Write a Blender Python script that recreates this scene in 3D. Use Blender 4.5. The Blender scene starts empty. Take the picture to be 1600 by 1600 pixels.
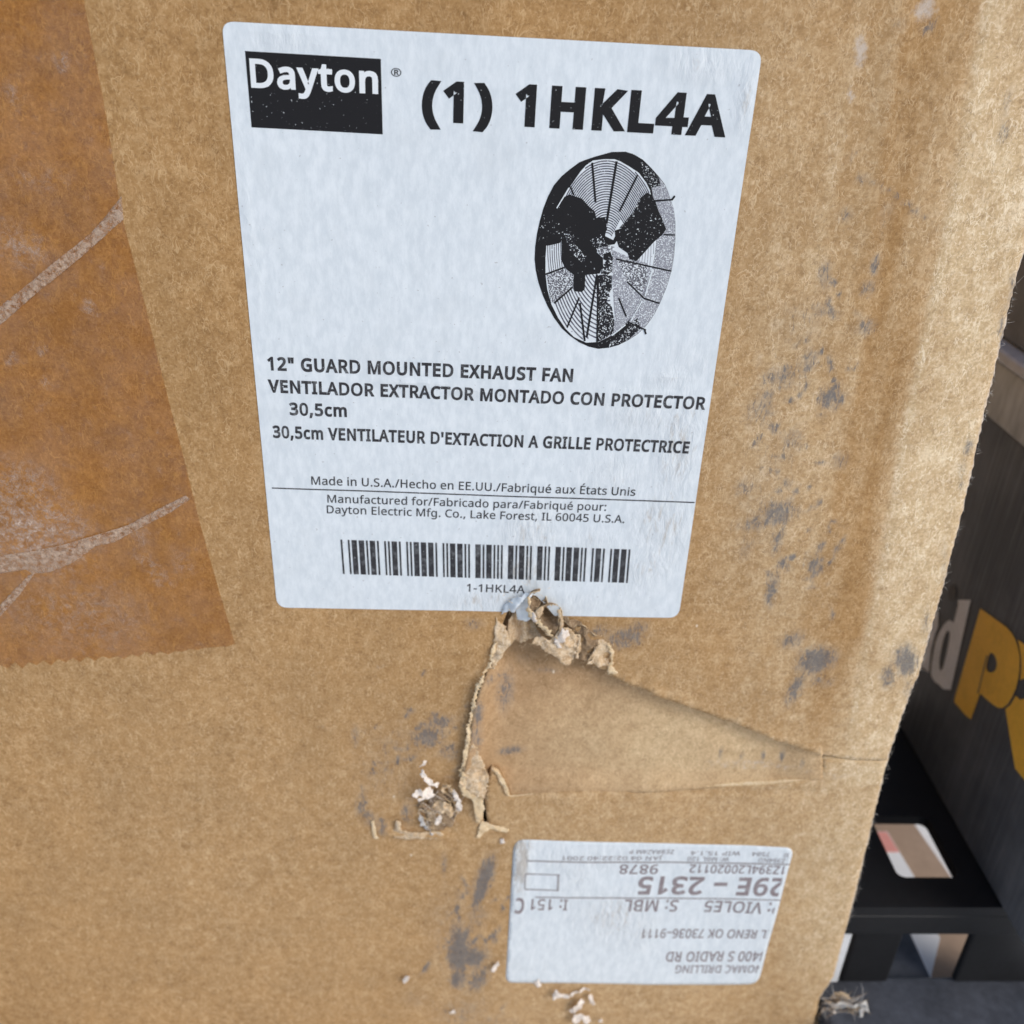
import bpy, bmesh, math, random
import numpy as np
from mathutils import Vector, noise, Matrix
from mathutils.geometry import delaunay_2d_cdt

random.seed(7)
rng = np.random.default_rng(7)
sc = bpy.context.scene
COL = sc.collection

# ------------------------------------------------------------------ camera, light, exposure
FPX = 1500.0                       # focal length in pixels of the 1600 px photograph
GROUND = -0.455
_R = np.array([[0.9988746, 0.0206796, 0.0426841], [-0.0274945, -0.4808465, 0.8763736], [0.0386475, -0.8765609, -0.4797367]])
_C = np.array([0.070932, -0.296777, 0.011345])
ZS = -GROUND                       # everything is lifted so that the ground is z = 0
CAMPOS = _C + np.array([0, 0, ZS])

cam = bpy.data.cameras.new('camera')
cam_o = bpy.data.objects.new('camera', cam)
COL.objects.link(cam_o)
M = Matrix(((_R[0][0], -_R[0][1], -_R[0][2]), (_R[1][0], -_R[1][1], -_R[1][2]), (_R[2][0], -_R[2][1], -_R[2][2]))).to_4x4()
M.translation = Vector(CAMPOS)
cam_o.matrix_world = M
cam.sensor_width = 36.0
cam.lens = 36.0 * FPX / 1600.0
cam.clip_start = 0.01
cam.clip_end = 400
cam.dof.use_dof = True
cam.dof.focus_distance = 0.300
cam.dof.aperture_fstop = 12.0
sc.camera = cam_o

SUN_EL, SUN_AZ = math.radians(38), math.radians(48)      # azimuth from -Y (towards the viewer) to +X
sun_dir = Vector((math.cos(SUN_EL) * math.sin(SUN_AZ), -math.cos(SUN_EL) * math.cos(SUN_AZ), math.sin(SUN_EL)))
world = bpy.data.worlds.new('World')
sc.world = world
world.use_nodes = True
wn = world.node_tree
sky = wn.nodes.new('ShaderNodeTexSky')
sky.sky_type = 'NISHITA'
sky.sun_disc = False
sky.sun_elevation = SUN_EL
sky.sun_rotation = math.atan2(sun_dir.x, sun_dir.y)
sky.air_density = 1.0
sky.dust_density = 2.0
sky.ozone_density = 1.0
wn.links.new(sky.outputs[0], wn.nodes['Background'].inputs[0])
wn.nodes['Background'].inputs[1].default_value = 0.14
sun = bpy.data.lights.new('sun', 'SUN')
sun.energy = 1.4
sun.angle = math.radians(28)
sun.color = (1.0, 0.96, 0.91)
sun_o = bpy.data.objects.new('sun', sun)
COL.objects.link(sun_o)
sun_o.rotation_euler = sun_dir.to_track_quat('Z', 'Y').to_euler()
sun_o.location = (1, -1, 2)
sc.view_settings.view_transform = 'Standard'
sc.view_settings.look = 'None'
sc.view_settings.gamma = 1
sc.view_settings.use_curve_mapping = False
sc.view_settings.exposure = 0.02
sc.cycles.max_bounces = 8
sc.cycles.transparent_max_bounces = 16


# ------------------------------------------------------------------ measuring helpers
def ray(u, v):
    return _R @ np.array([(u - 800) / FPX, (v - 800) / FPX, 1.0])

def P(u, v, out=0.0):
    """photo pixel -> point on the box face, or on a sheet lying `out` metres in front of it"""
    d = ray(u, v); t = (-out - CAMPOS[1]) / d[1]
    return CAMPOS + t * d

def PX(u, v, x):
    d = ray(u, v); t = (x - CAMPOS[0]) / d[0]
    return CAMPOS + t * d

def PZ(u, v, z):
    d = ray(u, v); t = (z - CAMPOS[2]) / d[2]
    return CAMPOS + t * d

def xz(pts):
    return [tuple(P(u, v)[[0, 2]]) for u, v in pts]

def smooth(a, b, x):
    t = min(1.0, max(0.0, (x - a) / (b - a))); return t * t * (3 - 2 * t)

def nz(x, z, s, seed=0.0):
    return noise.noise((x * s + seed, z * s - seed * 0.7, seed * 1.3))


# ------------------------------------------------------------------ node helpers
def mat(name):
    m = bpy.data.materials.new(name); m.use_nodes = True
    nt = m.node_tree
    return m, nt, nt.nodes['Principled BSDF']

def node(nt, typ, props=None, **inp):
    n = nt.nodes.new(typ)
    for k, v in (props or {}).items(): setattr(n, k, v)
    for k, v in inp.items():
        key = int(k[1:]) if k[0] == 'i' and k[1:].isdigit() else k
        s = n.inputs[key]
        if isinstance(v, bpy.types.NodeSocket): nt.links.new(v, s)
        else: s.default_value = v
    return n

def math_(nt, op, a, b=0.0, clamp=False):
    return node(nt, 'ShaderNodeMath', {'operation': op, 'use_clamp': clamp}, i0=a, i1=b).outputs[0]

def mixc(nt, f, a, b, blend='MIX'):
    return node(nt, 'ShaderNodeMixRGB', {'blend_type': blend}, i0=f, i1=a, i2=b).outputs[0]

def rng_(nt, v, a, b, c=0.0, d=1.0):
    n = node(nt, 'ShaderNodeMapRange', {'interpolation_type': 'SMOOTHSTEP'})
    nt.links.new(v, n.inputs[0])
    for i, x in enumerate((a, b, c, d)): n.inputs[1 + i].default_value = x
    return n.outputs[0]

def ntex(nt, vec, scale, detail=2.0, rough=0.5, dist=0.0):
    n = node(nt, 'ShaderNodeTexNoise', None, Vector=vec, Scale=scale, Detail=detail, Roughness=rough, Distortion=dist)
    return n.outputs[0]

def mapping(nt, vec, loc=(0, 0, 0), rot=(0, 0, 0), scl=(1, 1, 1)):
    n = node(nt, 'ShaderNodeMapping', None, Vector=vec)
    n.inputs[1].default_value = loc; n.inputs[2].default_value = rot; n.inputs[3].default_value = scl
    return n.outputs[0]

def attr(nt, name):
    return node(nt, 'ShaderNodeAttribute', {'attribute_name': name}).outputs['Fac']

def strands(nt, vec, scale, width, loc, rot, scl, mscale, m0, m1):
    """short curly paper fibres: thin level lines of a noise, broken up by a second noise"""
    v = mapping(nt, vec, loc, rot, scl)
    a = ntex(nt, v, scale, 1.5, 0.5, 0.6)
    r = math_(nt, 'ABSOLUTE', math_(nt, 'SUBTRACT', a, 0.5))
    line = rng_(nt, r, width, 0.0)
    gate = rng_(nt, ntex(nt, v, mscale, 2, 0.6), m0, m1)
    return math_(nt, 'MULTIPLY', line, gate)

def cardboard(name, base, light, dark, bump=0.25, attrs=True, fibre=1.0):
    m, nt, bs = mat(name)
    vec = node(nt, 'ShaderNodeTexCoord').outputs['Object']
    big = ntex(nt, vec, 34, 4, 0.6)
    mid = ntex(nt, vec, 230, 4, 0.62)
    fine = ntex(nt, vec, 950, 3, 0.68)
    c = mixc(nt, rng_(nt, big, 0.3, 0.7), [*[x * 0.92 for x in base], 1], [*[min(1, x * 1.07) for x in base], 1])
    if attrs:                                                     # dusty, bleached, rubbed areas, plus bounce light painted in at lower right
        dust_light = attr(nt, 'dust_light'); dirt = attr(nt, 'dirt'); scuff = attr(nt, 'scuff')
        w = math_(nt, 'MULTIPLY', dust_light, rng_(nt, ntex(nt, vec, 90, 5, 0.65), 0.25, 0.7, 0.62, 1.0))
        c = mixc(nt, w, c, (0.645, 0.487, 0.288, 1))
    lt = mixc(nt, 0.75, c, [*[l / b_ for l, b_ in zip(light, base)], 1], 'MULTIPLY')
    dk = mixc(nt, 0.9, c, [*[d / b_ for d, b_ in zip(dark, base)], 1], 'MULTIPLY')
    s1 = strands(nt, vec, 340, 0.030, (1, 2, 3), (0, 0.5, 0), (1.5, 1, 0.7), 170, 0.42, 0.6)
    s2 = strands(nt, vec, 430, 0.034, (5, 1, 9), (0, -0.6, 0), (1.5, 1, 0.75), 230, 0.42, 0.6)
    s3 = strands(nt, vec, 320, 0.026, (8, 4, 2), (0, 0.2, 0), (1, 1, 1), 150, 0.45, 0.62)
    s4 = strands(nt, vec, 200, 0.016, (3, 7, 6), (0, 1.2, 0), (1.2, 1, 0.8), 90, 0.54, 0.65)
    s5 = strands(nt, vec, 260, 0.022, (6, 3, 1), (0, -1.1, 0), (1, 1, 1.3), 120, 0.5, 0.64)
    for f, col in ((math_(nt, 'MULTIPLY', rng_(nt, mid, 0.45, 0.74), 0.46 * fibre), lt), (math_(nt, 'MULTIPLY', rng_(nt, mid, 0.5, 0.25), 0.50 * fibre), dk),
                   (math_(nt, 'MULTIPLY', rng_(nt, fine, 0.50, 0.74), 0.62 * fibre), lt), (math_(nt, 'MULTIPLY', rng_(nt, fine, 0.5, 0.26), 0.62 * fibre), dk),
                   (math_(nt, 'MULTIPLY', s3, 0.60 * fibre), dk), (math_(nt, 'MULTIPLY', s5, 0.45 * fibre), dk), (math_(nt, 'MULTIPLY', s1, 0.75 * fibre), lt), (math_(nt, 'MULTIPLY', s2, 0.68 * fibre), lt), (math_(nt, 'MULTIPLY', s4, 0.85 * fibre), lt)):
        c = mixc(nt, f, c, col)
    # rare bright wood chips
    vo = node(nt, 'ShaderNodeTexVoronoi', {'feature': 'F1'}, Vector=mapping(nt, vec, (0, 0, 0), (0, 0.4, 0), (1.0, 1, 0.55)), Scale=95.0, Randomness=1.0)
    chip = math_(nt, 'MULTIPLY', rng_(nt, vo.outputs['Distance'], 0.055, 0.03), rng_(nt, node(nt, 'ShaderNodeSeparateColor', None, Color=vo.outputs['Color']).outputs[0], 0.78, 0.84))
    c = mixc(nt, math_(nt, 'MULTIPLY', chip, 0.75 * fibre), c, (0.86, 0.76, 0.6, 1))
    h = math_(nt, 'ADD', math_(nt, 'MULTIPLY', mid, 0.5), math_(nt, 'ADD', math_(nt, 'MULTIPLY', fine, 0.35), math_(nt, 'MULTIPLY', math_(nt, 'ADD', s1, s4), 0.35)))
    if attrs:
        sm = rng_(nt, math_(nt, 'ADD', scuff, math_(nt, 'MULTIPLY', math_(nt, 'SUBTRACT', ntex(nt, vec, 480, 5, 0.72), 0.5), 1.5)), 0.3, 1.0)
        c = mixc(nt, math_(nt, 'MULTIPLY', sm, 0.72), c, (0.60, 0.555, 0.51, 1))
        dn = ntex(nt, mapping(nt, vec, (2, 1, 0), (0, 0.22, 0), (2.0, 1, 0.62)), 250, 6, 0.76, 1.5)
        df = ntex(nt, vec, 1100, 3, 0.7)
        dm = rng_(nt, math_(nt, 'ADD', dirt, math_(nt, 'MULTIPLY', math_(nt, 'SUBTRACT', dn, 0.5), 2.7)), 0.40, 0.92)
        dm = math_(nt, 'MULTIPLY', dm, rng_(nt, df, 0.25, 0.6, 0.55, 1.0))
        c = mixc(nt, math_(nt, 'MULTIPLY', dm, 0.84), c, (0.095, 0.108, 0.128, 1))
        gr = math_(nt, 'MULTIPLY', rng_(nt, dirt, 0.02, 0.7), math_(nt, 'MULTIPLY', rng_(nt, mid, 0.3, 0.6), 0.34))
        c = mixc(nt, gr, c, (0.24, 0.225, 0.205, 1))
    nt.links.new(c, bs.inputs['Base Color'])
    bs.inputs['Roughness'].default_value = 0.88
    bs.inputs['Specular IOR Level'].default_value = 0.22
    b = node(nt, 'ShaderNodeBump', None, Strength=bump, Distance=0.0006, Height=h)
    nt.links.new(b.outputs[0], bs.inputs['Normal'])
    return m

KB, KL, KD = (0.390, 0.226, 0.091), (0.65, 0.450, 0.242), (0.20, 0.106, 0.041)
m_card = cardboard('kraft_cardboard', KB, KL, KD)
m_flap = cardboard('kraft_inner_ply', (0.43, 0.275, 0.145), (0.62, 0.43, 0.25), (0.25, 0.15, 0.07), 0.25)
m_torn = cardboard('torn_paper_pulp', (0.60, 0.44, 0.27), (0.82, 0.72, 0.56), (0.33, 0.205, 0.105), 0.6, attrs=False, fibre=1.25)
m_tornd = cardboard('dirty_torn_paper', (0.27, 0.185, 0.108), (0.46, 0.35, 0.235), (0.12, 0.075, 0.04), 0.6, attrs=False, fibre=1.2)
m_edge = cardboard('torn_paper_edge', (0.72, 0.55, 0.33), (0.86, 0.76, 0.58), (0.5, 0.34, 0.19), 0.5, attrs=False)
m_pulp = cardboard('pale_pulp', (0.78, 0.70, 0.62), (0.92, 0.88, 0.83), (0.5, 0.4, 0.33), 0.5, attrs=False)
m_wear = cardboard('worn_edge_fibre', (0.60, 0.58, 0.55), (0.75, 0.73, 0.70), (0.36, 0.34, 0.32), 0.5, attrs=False)

def label_mat(name, wrink):
    m, nt, bs = mat(name)
    vec = node(nt, 'ShaderNodeTexCoord').outputs['Object']
    st = ntex(nt, mapping(nt, vec, (0, 0, 0), (0, 0, 0), (1, 1, 0.4)), 380, 5, 0.68)
    cl = ntex(nt, vec, 60, 3, 0.55)
    c = mixc(nt, rng_(nt, st, 0.3, 0.72), (0.635, 0.705, 0.755, 1), (0.755, 0.82, 0.865, 1))
    c = mixc(nt, math_(nt, 'MULTIPLY', rng_(nt, cl, 0.5, 0.75), 0.3), c, (0.60, 0.655, 0.69, 1))
    dirt = attr(nt, 'dirt')
    dn = ntex(nt, mapping(nt, vec, (4, 0, 0), (0, 0.85, 0), (2.6, 1, 0.7)), 170, 5, 0.7, 0.5)
    dm = rng_(nt, math_(nt, 'ADD', dirt, math_(nt, 'MULTIPLY', math_(nt, 'SUBTRACT', dn, 0.5), 2.0)), 0.5, 1.05)
    c = mixc(nt, math_(nt, 'MULTIPLY', dm, 0.75), c, (0.42, 0.385, 0.335, 1))
    c = mixc(nt, math_(nt, 'MULTIPLY', dirt, 0.12), c, (0.55, 0.50, 0.44, 1))
    sp = rng_(nt, ntex(nt, vec, 760, 2, 0.5), 0.715, 0.76)
    c = mixc(nt, math_(nt, 'MULTIPLY', sp, 0.45), c, (0.3, 0.3, 0.31, 1))
    nt.links.new(c, bs.inputs['Base Color'])
    bs.inputs['Roughness'].default_value = 0.52
    bs.inputs['Specular IOR Level'].default_value = 0.35
    wr = ntex(nt, mapping(nt, vec, (4, 0, 0), (0, 0.85, 0), (2.4, 1, 0.8)), 130, 4, 0.6, 0.4)
    amp = math_(nt, 'ADD', 0.06 if not wrink else 0.35, math_(nt, 'MULTIPLY', dirt, 2.3))
    h = math_(nt, 'MULTIPLY', wr, amp)
    h = math_(nt, 'ADD', h, math_(nt, 'MULTIPLY', st, 0.05))
    b = node(nt, 'ShaderNodeBump', None, Strength=0.5, Distance=0.0016, Height=h)
    nt.links.new(b.outputs[0], bs.inputs['Normal'])
    return m

m_label = label_mat('label_paper', False)
m_label2 = label_mat('wrinkled_label_paper', True)

def ink_mat(name, col, paper, speck, worn=0.0, grain=1500):
    m, nt, bs = mat(name)
    vec = node(nt, 'ShaderNodeTexCoord').outputs['Object']
    s = rng_(nt, ntex(nt, vec, grain, 2, 0.6), 0.70 - speck, 0.76 - speck)
    c = mixc(nt, s, (*col, 1), (*paper, 1))
    if worn:
        w = rng_(nt, ntex(nt, vec, 320, 5, 0.72), 0.45, 0.8, 0, worn)
        c = mixc(nt, math_(nt, 'MULTIPLY', w, 0.9), c, (*paper, 1))
    nt.links.new(c, bs.inputs['Base Color'])
    bs.inputs['Roughness'].default_value = 0.6
    bs.inputs['Specular IOR Level'].default_value = 0.25
    return m

PAPER = (0.70, 0.76, 0.80)
m_ink = ink_mat('black_ink', (0.010, 0.010, 0.012), PAPER, 0.0)
m_inkd = ink_mat('black_ink_grainy', (0.010, 0.010, 0.012), PAPER, 0.055)
m_stip = ink_mat('stippled_ink', (0.012, 0.012, 0.016), PAPER, 0.135, 0.0, 2100)
m_stipl = ink_mat('light_stippled_ink', (0.26, 0.27, 0.31), PAPER, 0.17, 0.35, 2800)
m_inks = ink_mat('small_print_ink', (0.035, 0.035, 0.04), PAPER, 0.0, 0.25)
m_inkg = ink_mat('faded_print_ink', (0.255, 0.215, 0.225), (0.70, 0.75, 0.79), 0.03, 0.5)
m_inkl = ink_mat('faint_print_ink', (0.30, 0.28, 0.29), (0.70, 0.75, 0.79), 0.05, 0.6)
m_white = ink_mat('white_lettering', (0.76, 0.81, 0.84), (0.6, 0.6, 0.6), -0.1)


# ------------------------------------------------------------------ mesh helpers
def link(name, me, parent=None, mats=()):
    o = bpy.data.objects.new(name, me); COL.objects.link(o)
    for m in mats: me.materials.append(m)
    if parent: o.parent = parent
    return o

def thing(name, label, cat, loc=(0, 0, 0), group=None):
    o = bpy.data.objects.new(name, None); COL.objects.link(o)
    o.location = loc; o.empty_display_size = 0.02
    o['label'] = label; o['category'] = cat
    if group: o['group'] = group
    return o

def inside(px, pz, poly):
    poly = np.asarray(poly); r = np.zeros(len(px), bool); n = len(poly); j = n - 1
    for i in range(n):
        xi, zi = poly[i]; xj, zj = poly[j]
        if zi != zj:
            c = ((zi > pz) != (zj > pz)) & (px < (xj - xi) * (pz - zi) / (zj - zi) + xi)
            r ^= c
        j = i
    return r

def densify(poly, res, jit=0.0):
    out = []
    n = len(poly)
    for i in range(n):
        a = np.array(poly[i]); b = np.array(poly[(i + 1) % n]); L = np.linalg.norm(b - a); k = max(1, int(L / res))
        d = (b - a) / max(L, 1e-9); nn = np.array([-d[1], d[0]])
        for t in range(k):
            p = a + (b - a) * t / k
            if jit and t: p = p + nn * rng.normal(0, jit)
            out.append(tuple(p))
    return out

def seg_dist(px, pz, poly):
    poly = np.asarray(poly); d = np.full(len(px), 1e9)
    for i in range(len(poly)):
        a = poly[i]; b = poly[(i + 1) % len(poly)]; v = b - a; L = max(v @ v, 1e-18)
        t = np.clip(((px - a[0]) * v[0] + (pz - a[1]) * v[1]) / L, 0, 1)
        d = np.minimum(d, np.hypot(px - a[0] - t * v[0], pz - a[1] - t * v[1]))
    return d

def tri(poly, res, holes=(), jit=0.0, fine=None, coarse=0.012):
    """triangulated filled outline with interior points; returns verts2d, tris"""
    loops = [densify(poly, res, jit)] + [densify(h, res, jit) for h in holes]
    pts = []; edges = []
    for L in loops:
        o = len(pts); pts += L
        edges += [(o + i, o + (i + 1) % len(L)) for i in range(len(L))]
    allp = np.array(loops[0]); x0, z0 = allp.min(0); x1, z1 = allp.max(0)
    def grid(x0, x1, z0, z1, r):
        gx, gz = np.meshgrid(np.arange(x0 + r * .5, x1, r), np.arange(z0 + r * .5, z1, r))
        gx[::2] += r * .5
        gx = gx.ravel() + rng.uniform(-.15, .15, gx.size) * r; gz = gz.ravel() + rng.uniform(-.15, .15, gz.size) * r
        return gx, gz
    if fine:
        gx, gz = grid(max(x0, fine[0]), min(x1, fine[1]), max(z0, fine[2]), min(z1, fine[3]), res)
        hx, hz = grid(x0, x1, z0, z1, coarse)
        k = (hx < fine[0] - coarse) | (hx > fine[1]) | (hz < fine[2] - coarse) | (hz > fine[3] + coarse)
        gx = np.concatenate([gx, hx[k]]); gz = np.concatenate([gz, hz[k]])
    else:
        gx, gz = grid(x0, x1, z0, z1, res)
    k = inside(gx, gz, loops[0])
    for L in loops[1:]: k &= ~inside(gx, gz, L)
    gx, gz = gx[k], gz[k]
    for L in loops:
        k = seg_dist(gx, gz, L) > res * 0.55; gx, gz = gx[k], gz[k]
    pts += list(zip(gx, gz))
    v, e, f, *_ = delaunay_2d_cdt([Vector(p) for p in pts], edges, [], 0, 1e-7)
    V = np.array([(p.x, p.y) for p in v]); F = np.array([list(t) for t in f if len(t) == 3])
    cc = V[F].mean(1); k = inside(cc[:, 0], cc[:, 1], loops[0])
    for L in loops[1:]: k &= ~inside(cc[:, 0], cc[:, 1], L)
    F = F[k]
    a = V[F]; ar = (a[:, 1, 0] - a[:, 0, 0]) * (a[:, 2, 1] - a[:, 0, 1]) - (a[:, 1, 1] - a[:, 0, 1]) * (a[:, 2, 0] - a[:, 0, 0])
    F[ar < 0] = F[ar < 0][:, ::-1]
    e2 = np.max([((a[:, i] - a[:, i - 1]) ** 2).sum(1) for i in range(3)], 0)
    F = F[np.abs(ar) > 2e-4 * e2]
    return V, F

def sheet(name, poly, res, depth, parent, mats, holes=(), attrs=None, thick=None, rim=0, jit=0.0, smooth_=True, fine=None):
    """a sheet parallel to the box face; depth(x, z) = metres in front of the face plane"""
    V, F = tri(poly, res, holes, jit, fine)
    me = bpy.data.meshes.new(name)
    me.from_pydata([(x, -depth(x, z), z) for x, z in V], [], F.tolist())
    if attrs:
        for an, fn in attrs.items():
            a = me.attributes.new(an, 'FLOAT', 'POINT')
            a.data.foreach_set('value', np.array(fn(V[:, 0], V[:, 1]), dtype=np.float32))
    if smooth_: me.polygons.foreach_set('use_smooth', [True] * len(me.polygons))
    o = link(name, me, parent, mats)
    if thick:
        s = o.modifiers.new('thickness', 'SOLIDIFY'); s.thickness = thick; s.offset = -1
        if rim: s.material_offset_rim = rim
    return o

def blobs(spec):
    """soft patches given as photo-pixel ellipses (cx, cy, rx, ry, degrees, strength)"""
    L = []
    for cx, cy, rx, ry, an, st in spec:
        c = P(cx, cy)[[0, 2]]; sx = (P(cx + 1, cy) - P(cx, cy))[0]; sz = abs((P(cx, cy + 1) - P(cx, cy))[2])
        L.append((c, rx * sx, ry * sz, math.radians(an), st))
    def f(x, z):
        r = np.zeros(len(x))
        for c, a, b, an, st in L:
            dx, dz = x - c[0], z - c[1]; ca, sa = math.cos(an), math.sin(an)
            u = (dx * ca + dz * sa) / a; w = (-dx * sa + dz * ca) / b
            r = np.maximum(r, st * np.clip(1.35 - np.sqrt(u * u + w * w), 0, 1))
        return r
    return f

def boxmesh(bm, x0, x1, y0, y1, z0, z1, bev=0.0):
    r = bmesh.ops.create_cube(bm, size=1)
    for v in r['verts']:
        v.co = Vector((x0 + (v.co.x + .5) * (x1 - x0), y0 + (v.co.y + .5) * (y1 - y0), z0 + (v.co.z + .5) * (z1 - z0)))
    if bev:
        es = {e for v in r['verts'] for e in v.link_edges}
        bmesh.ops.bevel(bm, geom=list(es), offset=bev, segments=3, affect='EDGES', profile=0.5)

def bmobj(name, bm, parent, mats, smooth_=False):
    me = bpy.data.meshes.new(name); bm.to_mesh(me); bm.free()
    if smooth_:
        me.polygons.foreach_set('use_smooth', [True] * len(me.polygons))
    return link(name, me, parent, mats)

def boxobj(name, parent, mats, x0, x1, y0, y1, z0, z1, bev=0.0):
    bm = bmesh.new(); boxmesh(bm, x0, x1, y0, y1, z0, z1, bev)
    return bmobj(name, bm, parent, mats)


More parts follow.
